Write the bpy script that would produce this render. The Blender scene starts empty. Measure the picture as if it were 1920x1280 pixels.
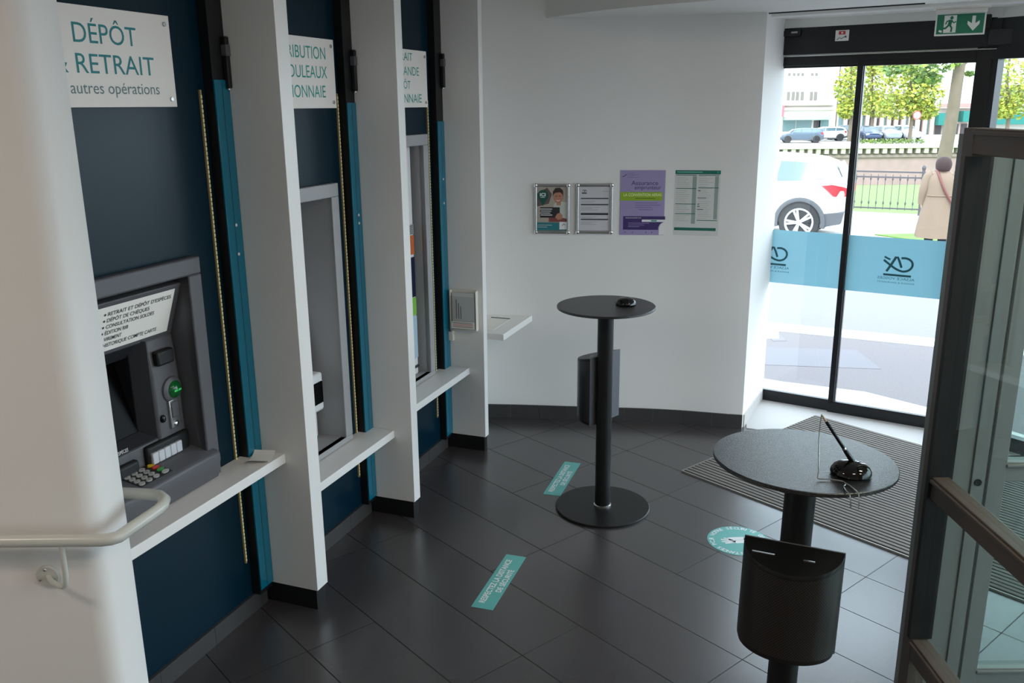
import bpy, bmesh, math, random
from mathutils import Vector, Matrix
PI = math.pi
R = math.radians
random.seed(7)
SC = bpy.context.scene
COL = SC.collection

# ------------------------------------------------------------------ camera
CAM_H = 2.04
F_PX, TH, RO = 1645.0, R(15.04), math.atan(61 / 6180.0)
_c, _s, _ct, _st = math.cos(RO), math.sin(RO), math.cos(TH), math.sin(TH)
_right = Vector((_c, -_s * _st, -_s * _ct))
_up = Vector((_s, _c * _st, _c * _ct))
_fwd = Vector((0, _ct, -_st))
cam_data = bpy.data.cameras.new('camera')
cam = bpy.data.objects.new('camera', cam_data)
COL.objects.link(cam)
cam.matrix_world = Matrix(((_right.x, _up.x, -_fwd.x, 0), (_right.y, _up.y, -_fwd.y, 0), (_right.z, _up.z, -_fwd.z, CAM_H), (0, 0, 0, 1)))
cam_data.sensor_width = 36.0
cam_data.lens = 36.0 * F_PX / 1920.0
cam_data.clip_end = 600
SC.camera = cam

def at(px, py, Y):
    """world point at depth Y seen at a photograph pixel"""
    u, v = (px - 960) / F_PX, (640 - py) / F_PX
    r = _right * u + _up * v + _fwd
    return Vector((0, 0, CAM_H)) + r * (Y / r.y)

# ------------------------------------------------------------------ sky, sun, daylight openings, exposure
world = bpy.data.worlds.new('sky')
SC.world = world
world.use_nodes = True
wn = world.node_tree
wn.nodes['Background'].inputs[0].default_value = (0.74, 0.87, 1.0, 1)
wn.nodes['Background'].inputs[1].default_value = 6.0
sun_d = bpy.data.lights.new('sun', 'SUN')
sun_d.energy = 3.0
sun_d.angle = R(25)
sun_d.color = (1.0, 0.95, 0.88)
sun = bpy.data.objects.new('sun', sun_d)
COL.objects.link(sun)
sun.rotation_euler = (R(38), R(-18), R(0))
sun.location = (6, 10, 30)

def portal(x, y, z, sx, sz, yaw):
    """marks a glazed opening so that daylight through it is sampled well"""
    d = bpy.data.lights.new('daylight_opening', 'AREA')
    d.shape = 'RECTANGLE'
    d.size, d.size_y = sx, sz
    d.cycles.is_portal = True
    o = bpy.data.objects.new('daylight_opening', d)
    COL.objects.link(o)
    o.location = (x, y, z)
    o.rotation_euler = (R(90), 0, yaw)
    return o

def ceiling_lamp(x, y, z, sx, sy, power):
    """warm rectangular panel lamp in the ceiling behind the photographer"""
    d = bpy.data.lights.new('ceiling_lamp', 'AREA')
    d.shape = 'RECTANGLE'
    d.size, d.size_y, d.energy, d.color = sx, sy, power, (1.0, 0.85, 0.70)
    o = bpy.data.objects.new('ceiling_lamp', d)
    COL.objects.link(o)
    o.location = (x, y, z)
for lx, ly, lp in ((2.3, 1.7, 29), (2.6, 0.4, 25), (0.9, 0.2, 16), (-2.3, 0.7, 21)):
    ceiling_lamp(lx, ly, 2.985, 0.6, 0.3, lp)

SC.view_settings.view_transform = 'Standard'
SC.view_settings.look = 'None'
SC.view_settings.gamma = 1.0
SC.view_settings.use_curve_mapping = False
SC.view_settings.exposure = 0.0

# ------------------------------------------------------------------ materials
def lin(r, g, b):
    f = lambda v: (v / 255) / 12.92 if v <= 10.31475 else (((v / 255) + 0.055) / 1.055) ** 2.4
    return (f(r), f(g), f(b), 1.0)

_mats = {}
def mat(name, rgb, rough=0.5, metal=0.0, spec=0.5, noise=0.0, nscale=20.0, bump=0.0, bscale=80.0, emit=0.0, coat=0.0):
    """Principled material with optional procedural mottling and bump; rgb in 0..255"""
    if name in _mats:
        return _mats[name]
    m = bpy.data.materials.new(name)
    m.use_nodes = True
    nt = m.node_tree
    b = nt.nodes['Principled BSDF']
    col = lin(*rgb)
    b.inputs['Base Color'].default_value = col
    b.inputs['Roughness'].default_value = rough
    b.inputs['Metallic'].default_value = metal
    b.inputs['Specular IOR Level'].default_value = spec
    if coat:
        b.inputs['Coat Weight'].default_value = coat
        b.inputs['Coat Roughness'].default_value = 0.05
    if emit:
        b.inputs['Emission Color'].default_value = col
        b.inputs['Emission Strength'].default_value = emit
    tc = nt.nodes.new('ShaderNodeTexCoord')
    if noise:
        n = nt.nodes.new('ShaderNodeTexNoise')
        n.inputs['Scale'].default_value = nscale
        n.inputs['Detail'].default_value = 5
        nt.links.new(tc.outputs['Object'], n.inputs['Vector'])
        mx = nt.nodes.new('ShaderNodeMix')
        mx.data_type = 'RGBA'
        mx.inputs['A'].default_value = tuple(c * (1 - noise) for c in col[:3]) + (1,)
        mx.inputs['B'].default_value = tuple(min(1, c * (1 + noise)) for c in col[:3]) + (1,)
        nt.links.new(n.outputs['Fac'], mx.inputs['Factor'])
        nt.links.new(mx.outputs['Result'], b.inputs['Base Color'])
    if bump:
        n2 = nt.nodes.new('ShaderNodeTexNoise')
        n2.inputs['Scale'].default_value = bscale
        n2.inputs['Detail'].default_value = 3
        nt.links.new(tc.outputs['Object'], n2.inputs['Vector'])
        bp = nt.nodes.new('ShaderNodeBump')
        bp.inputs['Strength'].default_value = bump
        bp.inputs['Distance'].default_value = 0.002
        nt.links.new(n2.outputs['Fac'], bp.inputs['Height'])
        nt.links.new(bp.outputs['Normal'], b.inputs['Normal'])
    _mats[name] = m
    return m

def glass_mat(name, tint=(1, 1, 1), ior=1.45):
    m = bpy.data.materials.new(name)
    m.use_nodes = True
    nt = m.node_tree
    nt.nodes.remove(nt.nodes['Principled BSDF'])
    out = nt.nodes['Material Output']
    t = nt.nodes.new('ShaderNodeBsdfTransparent')
    t.inputs[0].default_value = (*tint, 1)
    g = nt.nodes.new('ShaderNodeBsdfGlossy')
    g.inputs['Roughness'].default_value = 0.02
    f = nt.nodes.new('ShaderNodeLayerWeight')       # Schlick reflectance, the same from both faces
    pw_ = nt.nodes.new('ShaderNodeMath'); pw_.operation = 'POWER'; pw_.inputs[1].default_value = 5.0
    ma = nt.nodes.new('ShaderNodeMath'); ma.operation = 'MULTIPLY_ADD'
    f0 = ((ior - 1) / (ior + 1)) ** 2
    ma.inputs[1].default_value = 1 - f0; ma.inputs[2].default_value = f0
    mx = nt.nodes.new('ShaderNodeMixShader')
    nt.links.new(f.outputs['Facing'], pw_.inputs[0])
    nt.links.new(pw_.outputs[0], ma.inputs[0])
    nt.links.new(ma.outputs[0], mx.inputs[0])
    nt.links.new(t.outputs[0], mx.inputs[1])
    nt.links.new(g.outputs[0], mx.inputs[2])
    nt.links.new(mx.outputs[0], out.inputs[0])
    return m

def film_mat(name, rgb, through=0.75):
    """translucent adhesive film: lit from both sides"""
    m = bpy.data.materials.new(name)
    m.use_nodes = True
    nt = m.node_tree
    nt.nodes.remove(nt.nodes['Principled BSDF'])
    out = nt.nodes['Material Output']
    t = nt.nodes.new('ShaderNodeBsdfTranslucent')
    d = nt.nodes.new('ShaderNodeBsdfDiffuse')
    t.inputs[0].default_value = lin(*rgb)
    d.inputs[0].default_value = lin(*rgb)
    mx = nt.nodes.new('ShaderNodeMixShader')
    mx.inputs[0].default_value = through
    nt.links.new(d.outputs[0], mx.inputs[1])
    nt.links.new(t.outputs[0], mx.inputs[2])
    nt.links.new(mx.outputs[0], out.inputs[0])
    return m

WHITE_WALL = mat('white_wall_paint', (232, 230, 227), 0.7, bump=0.08, bscale=160)
CEIL = mat('ceiling_paint', (228, 226, 222), 0.8)
WHITE_LAM = mat('white_laminate', (236, 234, 231), 0.35)
NAVY = mat('navy_gloss_panel', (2, 34, 48), 0.28, spec=0.2)
TEAL_PLEX = mat('teal_acrylic', (12, 112, 138), 0.12, spec=0.6)
BLACK = mat('black_matt', (14, 14, 15), 0.55)
BLACK_METAL = mat('black_powder_coat', (26, 26, 27), 0.38, bump=0.2, bscale=260, spec=0.3)
TOP_METAL = mat('textured_black_tabletop', (22, 23, 24), 0.27, bump=0.6, bscale=260, spec=1.0)
BIN_LIT = mat('lit_bin_plate', (96, 99, 104), 0.4, metal=0.2)  # door light on the bin's flat plate is put into this lighter grey
BLACK_GLOSS = mat('black_gloss', (10, 10, 10), 0.06)
DOOR_BLACK = mat('black_aluminium', (17, 19, 24), 0.38)
BRONZE = mat('bronze_aluminium', (94, 84, 77), 0.42)
GREY_ALU = mat('grey_aluminium', (128, 134, 132), 0.4, metal=0.2)
RAIL_PAINT = mat('grey_enamel_paint', (196, 197, 190), 0.25)
STEEL = mat('brushed_steel', (190, 190, 188), 0.25, metal=0.9)
CHROME = mat('chrome', (225, 225, 225), 0.08, metal=1.0)
ATM_GREY = mat('cash_machine_grey', (88, 88, 92), 0.45)
ATM_DARK = mat('cash_machine_dark', (36, 37, 41), 0.45)
MACHINE_LIGHT = mat('machine_light_grey', (160, 160, 161), 0.45)
MACHINE_WHITE = mat('machine_white', (222, 222, 222), 0.4)
SCREEN = mat('dark_screen', (7, 7, 8), 0.25, spec=0.05)
PLATE = mat('plate_white', (238, 232, 226), 0.45)
TXT_TEAL = mat('teal_print', (0, 124, 130), 0.5)
TXT_GREEN = mat('green_teal_print', (20, 150, 135), 0.5)
TXT_GREY = mat('grey_print', (95, 125, 125), 0.5)
TXT_DARK = mat('dark_print', (50, 58, 66), 0.5)
TXT_WHITE = mat('white_print', (235, 235, 235), 0.5)
PAPER = mat('paper', (236, 233, 226), 0.75)
STICKER = mat('teal_floor_sticker', (98, 178, 172), 0.45)
TILE_SK = mat('skirting_tile', (62, 61, 61), 0.4, noise=0.1, nscale=9)
TILE_SK_L = mat('pale_stone_skirting', (190, 186, 182), 0.6, noise=0.1, nscale=30)
MORTAR = mat('grout', (120, 116, 112), 0.9)
GRANITE = mat('pale_granite', (190, 186, 184), 0.55, noise=0.22, nscale=220)
RUBBER = mat('mat_rubber_rib', (118, 112, 106), 0.8)
GLASS = glass_mat('clear_glass', (0.97, 0.99, 0.985))
GLASS_G = glass_mat('door_leaf_glass', (0.80, 0.86, 0.84))
FILM = film_mat('teal_window_film', (160, 188, 195), 0.8)

def floor_material():
    m = bpy.data.materials.new('dark_floor_tile')
    m.use_nodes = True
    nt = m.node_tree
    b = nt.nodes['Principled BSDF']
    geo = nt.nodes.new('ShaderNodeNewGeometry')
    def dot(v):
        n = nt.nodes.new('ShaderNodeVectorMath'); n.operation = 'DOT_PRODUCT'
        nt.links.new(geo.outputs['Position'], n.inputs[0]); n.inputs[1].default_value = v
        return n.outputs['Value']
    def math_(op, a, bb=None):
        n = nt.nodes.new('ShaderNodeMath'); n.operation = op
        for i, q in enumerate((a, bb)):
            if q is None: continue
            if isinstance(q, (int, float)): n.inputs[i].default_value = q
            else: nt.links.new(q, n.inputs[i])
        return n.outputs[0]
    e1 = (math.cos(R(-49.8)), math.sin(R(-49.8)), 0)
    e2 = (-e1[1], e1[0], 0)
    v = math_('DIVIDE', math_('ADD', dot(e2), -3.145), 0.306)
    row = math_('FLOOR', v)
    half = math_('MULTIPLY', math_('FLOORED_MODULO', math_('FLOOR', math_('DIVIDE', math_('ADD', row, 1.0), 2.0)), 2.0), -0.57)
    length = math_('ADD', 0.57, math_('MULTIPLY', math_('LESS_THAN', row, -0.5), 0.57))   # double-length tiles in the rows away from the door
    u = math_('DIVIDE', math_('ADD', math_('ADD', dot(e1), 2.23), half), length)
    def edge(q, period):
        f = math_('FRACT', q)
        d = math_('MINIMUM', f, math_('SUBTRACT', 1.0, f))
        return math_('LESS_THAN', math_('MULTIPLY', d, period), 0.0021)
    joint = math_('MAXIMUM', math_('MULTIPLY', edge(u, length), 0.7), edge(v, 0.306))
    cell = nt.nodes.new('ShaderNodeCombineXYZ')
    nt.links.new(math_('FLOOR', u), cell.inputs[0]); nt.links.new(math_('FLOOR', v), cell.inputs[1])
    wn_ = nt.nodes.new('ShaderNodeTexWhiteNoise'); nt.links.new(cell.outputs[0], wn_.inputs['Vector'])
    n = nt.nodes.new('ShaderNodeTexNoise'); n.inputs['Scale'].default_value = 3.5; n.inputs['Detail'].default_value = 2
    nt.links.new(geo.outputs['Position'], n.inputs['Vector'])
    fac = math_('ADD', math_('MULTIPLY', n.outputs['Fac'], 0.6), math_('MULTIPLY', wn_.outputs['Value'], 0.25))
    ramp = nt.nodes.new('ShaderNodeMix'); ramp.data_type = 'RGBA'
    ramp.inputs['A'].default_value = lin(58, 54, 55); ramp.inputs['B'].default_value = lin(75, 71, 72)
    nt.links.new(fac, ramp.inputs['Factor'])
    mx = nt.nodes.new('ShaderNodeMix'); mx.data_type = 'RGBA'
    nt.links.new(joint, mx.inputs['Factor']); nt.links.new(ramp.outputs['Result'], mx.inputs['A'])
    mx.inputs['B'].default_value = lin(30, 28, 28)
    nt.links.new(mx.outputs['Result'], b.inputs['Base Color'])
    rg = math_('ADD', math_('MULTIPLY', wn_.outputs['Value'], 0.03), 0.255)
    nt.links.new(math_('ADD', rg, math_('MULTIPLY', joint, 0.5)), b.inputs['Roughness'])
    nt.links.new(math_('SUBTRACT', 0.72, math_('MULTIPLY', joint, 0.60)), b.inputs['Specular IOR Level'])
    b.inputs['IOR'].default_value = 1.72
    bp = nt.nodes.new('ShaderNodeBump'); bp.inputs['Strength'].default_value = 0.35; bp.inputs['Distance'].default_value = 0.002
    nt.links.new(math_('SUBTRACT', 1.0, joint), bp.inputs['Height'])
    nt.links.new(bp.outputs['Normal'], b.inputs['Normal'])
    return m
FLOOR = floor_material()

# ------------------------------------------------------------------ mesh helpers
_glyphs = {}
def glyphs(s, bold=0.0):
    """outline text as a flat 2D mesh from Blender's own font"""
    if (s, bold) in _glyphs:
        return _glyphs[(s, bold)]
    cu = bpy.data.curves.new('lettering', 'FONT')
    cu.body = s
    cu.size = 1.0
    cu.offset = bold
    cu.resolution_u = 4
    o = bpy.data.objects.new('lettering', cu)
    COL.objects.link(o)
    dg = bpy.context.evaluated_depsgraph_get()
    me = bpy.data.meshes.new_from_object(o.evaluated_get(dg))
    vs = [(v.co.x, v.co.y) for v in me.vertices]
    fs = [tuple(p.vertices) for p in me.polygons]
    bpy.data.objects.remove(o)
    bpy.data.curves.remove(cu)
    bpy.data.meshes.remove(me)
    _glyphs[(s, bold)] = (vs, fs)
    return vs, fs
CAP = max(v[1] for v in glyphs('H')[0])

class MB:
    """collects shapes and links them as ONE mesh object"""
    def __init__(self):
        self.v, self.f, self.m, self.mats = [], [], [], []
    def mi(self, m):
        if m not in self.mats:
            self.mats.append(m)
        return self.mats.index(m)
    def add(self, vs, fs, m):
        o = len(self.v)
        k = self.mi(m)
        self.v += [tuple(q) for q in vs]
        for f in fs:
            self.f.append(tuple(i + o for i in f)); self.m.append(k)
        return self
    def box(self, x0, x1, y0, y1, z0, z1, m, mx=None):
        vs = [Vector((x, y, z)) for z in (z0, z1) for y in (y0, y1) for x in (x0, x1)]
        if mx is not None:
            vs = [mx @ q for q in vs]
        return self.add(vs, [(0, 2, 3, 1), (4, 5, 7, 6), (0, 1, 5, 4), (2, 6, 7, 3), (0, 4, 6, 2), (1, 3, 7, 5)], m)
    def prism(self, pts, z0, z1, m, axis='z', mx=None):
        n = len(pts)
        def p(a, b, c):
            return Vector((a, b, c)) if axis == 'z' else (Vector((a, c, b)) if axis == 'y' else Vector((c, a, b)))
        vs = [p(a, b, z0) for a, b in pts] + [p(a, b, z1) for a, b in pts]
        if mx is not None:
            vs = [mx @ q for q in vs]
        fs = [tuple(range(n))[::-1], tuple(range(n, 2 * n))] + [(i, (i + 1) % n, n + (i + 1) % n, n + i) for i in range(n)]
        return self.add(vs, fs, m)
    def lathe(self, prof, m, c=(0, 0, 0), seg=40, a0=0.0, a1=2 * PI, mx=None):
        full = abs(a1 - a0 - 2 * PI) < 1e-6
        k = seg if full else seg + 1
        vs, fs = [], []
        for i in range(k):
            a = a0 + (a1 - a0) * i / seg
            for r, z in prof:
                vs.append(Vector((c[0] + r * math.cos(a), c[1] + r * math.sin(a), c[2] + z)))
        n = len(prof)
        for i in range(seg):
            j = (i + 1) % k
            for q in range(n - 1):
                fs.append((i * n + q, j * n + q, j * n + q + 1, i * n + q + 1))
        if mx is not None:
            vs = [mx @ q for q in vs]
        return self.add(vs, fs, m)
    def tube(self, path, r, m, seg=12, cap=True):
        path = [Vector(p) for p in path]
        rs = r if isinstance(r, (list, tuple)) else [r] * len(path)
        vs, fs, prev = [], [], None
        for i, p in enumerate(path):
            t = (path[min(i + 1, len(path) - 1)] - path[max(i - 1, 0)]).normalized()
            if prev is None:
                a = Vector((0, 0, 1)) if abs(t.z) < 0.9 else Vector((1, 0, 0))
                n = t.cross(a).normalized()
            else:
                n = (prev - t * prev.dot(t)).normalized()
            prev = n
            b = t.cross(n)
            for k in range(seg):
                a = 2 * PI * k / seg
                vs.append(p + (n * math.cos(a) + b * math.sin(a)) * rs[i])
        for i in range(len(path) - 1):
            for k in range(seg):
                k2 = (k + 1) % seg
                fs.append((i * seg + k, i * seg + k2, (i + 1) * seg + k2, (i + 1) * seg + k))
        if cap:
            fs.append(tuple(range(seg))[::-1])
            fs.append(tuple(range((len(path) - 1) * seg, len(path) * seg)))
        return self.add(vs, fs, m)
    def cyl(self, p0, p1, r, m, seg=24):
        return self.tube([p0, p1], r, m, seg)
    def ball(self, c, r, m, seg=20, rings=12, mx=None):
        rx, ry, rz = r if isinstance(r, (tuple, list)) else (r, r, r)
        vs, fs = [], []
        for i in range(rings + 1):
            t = PI * i / rings
            for k in range(seg):
                a = 2 * PI * k / seg
                q = Vector((rx * math.sin(t) * math.cos(a), ry * math.sin(t) * math.sin(a), rz * math.cos(t)))
                if mx is not None: q = mx @ q
                vs.append(q + Vector(c))
        for i in range(rings):
            for k in range(seg):
                k2 = (k + 1) % seg
                fs.append((i * seg + k, (i + 1) * seg + k, (i + 1) * seg + k2, i * seg + k2))
        return self.add(vs, fs, m)
    def loft(self, rings, m, close=True, cap=True):
        n = len(rings[0])
        vs = [q for r in rings for q in r]
        fs = []
        for i in range(len(rings) - 1):
            for k in range(n if close else n - 1):
                k2 = (k + 1) % n
                fs.append((i * n + k, i * n + k2, (i + 1) * n + k2, (i + 1) * n + k))
        if cap:
            fs.append(tuple(range(n))[::-1]); fs.append(tuple(range((len(rings) - 1) * n, len(rings) * n)))
        return self.add(vs, fs, m)
    # flat pieces in the local xz plane, facing -y
    def rect(self, x0, x1, z0, z1, y, m):
        return self.add([(x0, y, z0), (x1, y, z0), (x1, y, z1), (x0, y, z1)], [(0, 1, 2, 3)], m)
    def poly(self, pts, y, m):
        return self.add([(a, y, b) for a, b in pts], [tuple(range(len(pts)))], m)
    def disc(self, cx, cz, rx, rz, y, m, seg=24):
        return self.poly([(cx + rx * math.cos(2 * PI * k / seg), cz + rz * math.sin(2 * PI * k / seg)) for k in range(seg)], y, m)
    def stroke(self, pts, w, y, m):
        L, Rr = [], []
        for i, p in enumerate(pts):
            a, b = pts[max(i - 1, 0)], pts[min(i + 1, len(pts) - 1)]
            d = Vector((b[0] - a[0], b[1] - a[1])).normalized()
            n = Vector((-d.y, d.x)) * (w / 2 if not isinstance(w, (list, tuple)) else w[i] / 2)
            L.append((p[0] + n.x, p[1] + n.y)); Rr.append((p[0] - n.x, p[1] - n.y))
        k = len(pts)
        vs = [(a, y, b) for a, b in L] + [(a, y, b) for a, b in Rr]
        return self.add(vs, [(i, k + i, k + i + 1, i + 1) for i in range(k - 1)], m)
    def text(self, s, m, x0, x1, z0, h, y=0.0, plane='xz', mirror=False, mx=None, bold=0.0):
        """text fitted between x0 and x1 (None: natural width), baseline z0, capital height h"""
        vs, fs = glyphs(s, bold)
        a0 = min(v[0] for v in vs); a1 = max(v[0] for v in vs)
        k = h / CAP
        kx = k if x1 is None else (x1 - x0) / (a1 - a0)
        out = []
        for a, b in vs:
            X = (a - a0) * kx
            X = (x0 + X) if not mirror else (x1 - X)
            Z = z0 + b * k
            q = Vector((X, y, Z)) if plane == 'xz' else Vector((X, Z, y))
            out.append(mx @ q if mx is not None else q)
        return self.add(out, fs, m)
    def build(self, name, parent=None, bevel=0.0, smooth=True, seg=2, recalc=True, sub=0):
        me = bpy.data.meshes.new(name)
        me.from_pydata([tuple(v) for v in self.v], [], self.f)
        for m in self.mats:
            me.materials.append(m)
        me.polygons.foreach_set('material_index', self.m)
        if recalc:
            bm = bmesh.new(); bm.from_mesh(me)
            bmesh.ops.recalc_face_normals(bm, faces=bm.faces)
            bm.to_mesh(me); bm.free()
        if smooth:
            me.shade_smooth()
            me.set_sharp_from_angle(angle=R(35))
        me.update()
        o = bpy.data.objects.new(name, me)
        COL.objects.link(o)
        if parent is not None:
            o.parent = parent
        if bevel:
            b = o.modifiers.new('bevel', 'BEVEL')
            b.width = bevel; b.segments = seg; b.limit_method = 'ANGLE'; b.angle_limit = R(40)
        if sub:
            q = o.modifiers.new('subdivision', 'SUBSURF'); q.levels = sub; q.render_levels = sub
        return o

def tag(o, label=None, cat=None, group=None, kind=None):
    if label: o['label'] = label
    if cat: o['category'] = cat
    if group: o['group'] = group
    if kind: o['kind'] = kind
    return o

def thing(name, label, cat, loc=(0, 0, 0), rz=0.0, group=None):
    o = bpy.data.objects.new(name, None)
    COL.objects.link(o)
    o.empty_display_size = 0.1
    o.location = loc
    o.rotation_euler = (0, 0, rz)
    return tag(o, label, cat, group)

def place(o, loc, rz=0.0):
    o.location = loc
    o.rotation_euler = (0, 0, rz)
    return o

def struct(o, label=None, cat=None):
    return tag(o, label, cat, None, 'structure')

def arc(c, r, a0, a1, n):
    return [(c[0] + r * math.cos(a0 + (a1 - a0) * i / n), c[1] + r * math.sin(a0 + (a1 - a0) * i / n)) for i in range(n + 1)]

def smooth_path(pts, n=6):
    """Catmull-Rom through the points"""
    pts = [Vector(p) for p in pts]
    out = []
    for i in range(len(pts) - 1):
        p0, p1, p2, p3 = pts[max(i - 1, 0)], pts[i], pts[i + 1], pts[min(i + 2, len(pts) - 1)]
        for k in range(n):
            t = k / n
            out.append(0.5 * ((2 * p1) + (p2 - p0) * t + (2 * p0 - 5 * p1 + 4 * p2 - p3) * t * t + (3 * p1 - p0 - 3 * p2 + p3) * t ** 3))
    out.append(pts[-1])
    return out

# ================================================================== ROOM
BANK_A = R(69.4)                       # direction of the machine wall
BU = Vector((math.cos(BANK_A), math.sin(BANK_A), 0))
BN = Vector((-BU.y, BU.x, 0))          # into the wall
B0 = Vector((-1.0752, 3.3362, 0))
def bank(s, y, z=0.0):                 # s along the wall, y into it (negative = towards the room)
    return B0 + BU * s + BN * y + Vector((0, 0, z))
D0 = Vector((1.775, 5.939, 0)); DOOR_A = math.atan2(-0.616, 0.949)
DU = Vector((math.cos(DOOR_A), math.sin(DOOR_A), 0)); DN = Vector((-DU.y, DU.x, 0))
def door(s, y, z=0.0):
    return D0 + DU * s + DN * y + Vector((0, 0, z))
DR = door(1.19, 0)
W2 = R(-56)
W2E = DR + Vector((math.cos(W2), math.sin(W2), 0)) * 1.5
RX = W2E.x
CORNER = Vector((1.489, 5.365, 0))
BACK = [(-1.2, 5.70), (-0.16, 5.628), (0.15, 5.598), (0.343, 5.573), (0.726, 5.529), (0.915, 5.504), (1.104, 5.467), (1.282, 5.418), (1.40, 5.385), (CORNER.x, CORNER.y)]
H_HI, H_LO = 3.0, 2.545

# floor and ceilings
fl = MB()
fpts = [(-4.2, -3.6), (RX, -3.6), (W2E.x, W2E.y), (DR.x, DR.y), tuple(door(-0.6, 0)[:2]), (0.9, 6.2), (-4.2, 6.2)]
fl.prism(fpts, -0.12, 0.0, FLOOR)
struct(fl.build('floor', smooth=False))
gm = MB()                              # pale stone threshold between the mat and the door
e1 = Vector((math.cos(R(-49.8)), math.sin(R(-49.8)), 0)); e2 = Vector((-e1.y, e1.x, 0))
def grid(a, b, z=0.0):
    return e1 * a + e2 * b + Vector((0, 0, z))
gp = [door(-0.02, 0.02), door(1.19, 0.02), Vector((DR.x + 0.28, DR.y - 0.42, 0)), grid(-1.95, 5.165), grid(-2.952, 5.165), grid(-2.952, 4.70), CORNER + Vector((0.03, -0.01, 0)), CORNER + Vector((0.06, 0.12, 0))]
gm.prism([(p.x, p.y) for p in gp], 0.0, 0.004, GRANITE)
struct(gm.build('trim_1', smooth=False))

cb = MB()
cb.prism([(-4.2, -3.6), (RX + 0.2, -3.6), (RX + 0.2, 6.4), (-4.2, 6.4)], H_HI, H_HI + 0.12, CEIL)
struct(cb.build('ceiling', smooth=False))
sf = MB()
edge = smooth_path([(0.215, 5.60, 0), (0.44, 5.267, 0), (0.676, 5.011, 0), (1.045, 4.746, 0), (1.6, 4.50, 0), (2.3, 4.38, 0), (RX + 0.1, 4.30, 0)], 6)
sp = [(p.x, p.y) for p in edge] + [(RX + 0.1, 6.3), (0.215, 6.3)]
sf.prism(sp, H_LO, H_HI - 0.002, CEIL)
struct(sf.build('ceiling_soffit', smooth=True))

# curved back wall (thick), with its run of skirting tiles
bp3 = smooth_path([(x, y, 0) for x, y in BACK[:-1]], 4) + [Vector((*BACK[-1], 0))]
wb = MB()
bk = [(p.x, p.y) for p in bp3]
wb.prism(bk + [(CORNER.x + 0.02, 6.25), (-1.2, 6.25)], -0.02, H_HI, WHITE_WALL)
struct(wb.build('wall_back'))
def skirting(name, path, h, t, joint, m, backing):
    """tiles with thin grout joints following a wall line; path runs left to right seen from the room"""
    g = MB()
    P = [Vector((p[0], p[1], 0)) for p in path]
    d = [0.0]
    for a, b in zip(P, P[1:]): d.append(d[-1] + (b - a).length)
    def pos(s):
        for i in range(len(P) - 1):
            if s <= d[i + 1] or i == len(P) - 2:
                k = (s - d[i]) / max(1e-6, d[i + 1] - d[i])
                q = P[i].lerp(P[i + 1], k); tn = (P[i + 1] - P[i]).normalized()
                return q, Vector((tn.y, -tn.x, 0))
    def strip(s0, s1, t0, h0, mm):
        k = max(1, int((s1 - s0) / 0.05)); rr = []
        for i in range(k + 1):
            q, n = pos(s0 + (s1 - s0) * i / k)
            rr.append([q + n * -0.004, q + n * t0, q + n * t0 + Vector((0, 0, h0)), q - n * 0.004 + Vector((0, 0, h0))])
        g.loft(rr, mm)
    strip(0, d[-1], t - 0.002, h - 0.001, backing)
    s = 0.0
    while s < d[-1] - 0.01:
        e = min(s + joint, d[-1])
        strip(s + 0.0012, e - 0.0012, t, h, m)
        s = e
    return struct(g.build(name, smooth=False))
skirting('baseboard_back', [p for p in bk if p[0] > -0.6], 0.092, 0.010, 0.1905, TILE_SK, MORTAR)

# white reveal between the back wall and the sliding door
wr = MB()
wr.prism([(CORNER.x, CORNER.y), tuple(door(0.0, 0.03)[:2]), tuple(door(-0.16, 0.05)[:2]), (CORNER.x - 0.12, CORNER.y + 0.05)], 0, H_HI, WHITE_WALL)
struct(wr.build('wall_reveal', smooth=False))
skirting('baseboard_reveal', [(CORNER.x + 0.012, CORNER.y + 0.02), tuple(door(0.004, -0.005)[:2])], 0.085, 0.008, 0.7, TILE_SK_L, TILE_SK_L)

# machine wall: plaster behind, navy panels with openings in front
FINS = [0.025, 0.925, 1.885]           # near faces of the three white fins
FIN_D = 0.262
wl = MB()
wl.prism([tuple(bank(-1.9, 0.42)[:2]), tuple(bank(2.6, 0.42)[:2]), tuple(bank(2.6, 0.55)[:2]), tuple(bank(-1.9, 0.55)[:2])], 0, H_HI, WHITE_WALL)
wl.prism([tuple(bank(1.90, 0.0)[:2]), tuple(bank(2.55, 0.0)[:2]), tuple(bank(2.55, 0.43)[:2]), tuple(bank(1.90, 0.43)[:2])], 0, H_HI, WHITE_WALL)
struct(wl.build('wall_left', smooth=False))
def navy(name, s0, s1, hole):
    g = MB()
    a, b, z0, z1 = hole
    for q in ((s0, a, 0.0, H_HI), (b, s1, 0.0, H_HI), (a, b, 0.0, z0), (a, b, z1, H_HI)):
        g.box(q[0], q[1], 0.0, 0.02, q[2], q[3], NAVY)
    o = place(g.build(name, smooth=False), bank(0, 0), BANK_A)
    return struct(o)
navy('wall_panel_1', -0.90, 0.03, (-0.78, -0.25, 0.72, 1.50))
navy('wall_panel_2', 0.095, 0.93, (0.17, 0.70, 0.490, 1.67))
navy('wall_panel_3', 0.995, 1.89, (1.11, 1.65, 0.545, 1.85))
for i, (s0, s1) in enumerate(((-0.92, 0.02), (0.11, 0.92), (1.01, 1.88))):
    skirting('baseboard_left_%d' % (i + 1), [tuple(bank(s0, -0.001)[:2]), tuple(bank(s1, -0.001)[:2])], 0.078, 0.012, 0.30, TILE_SK, MORTAR)

# near stub wall that carries the handrail
SW = [(-4.2, 2.25)] + arc((-1.228, 2.305), 0.055, R(-90), R(0), 8) + [(-1.168, 2.42), (-1.185, 2.45), (-1.22, 2.47), (-4.2, 2.47)]
ws = MB(); ws.prism(SW, 0, H_HI, WHITE_WALL)
struct(ws.build('wall_near'))
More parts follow.
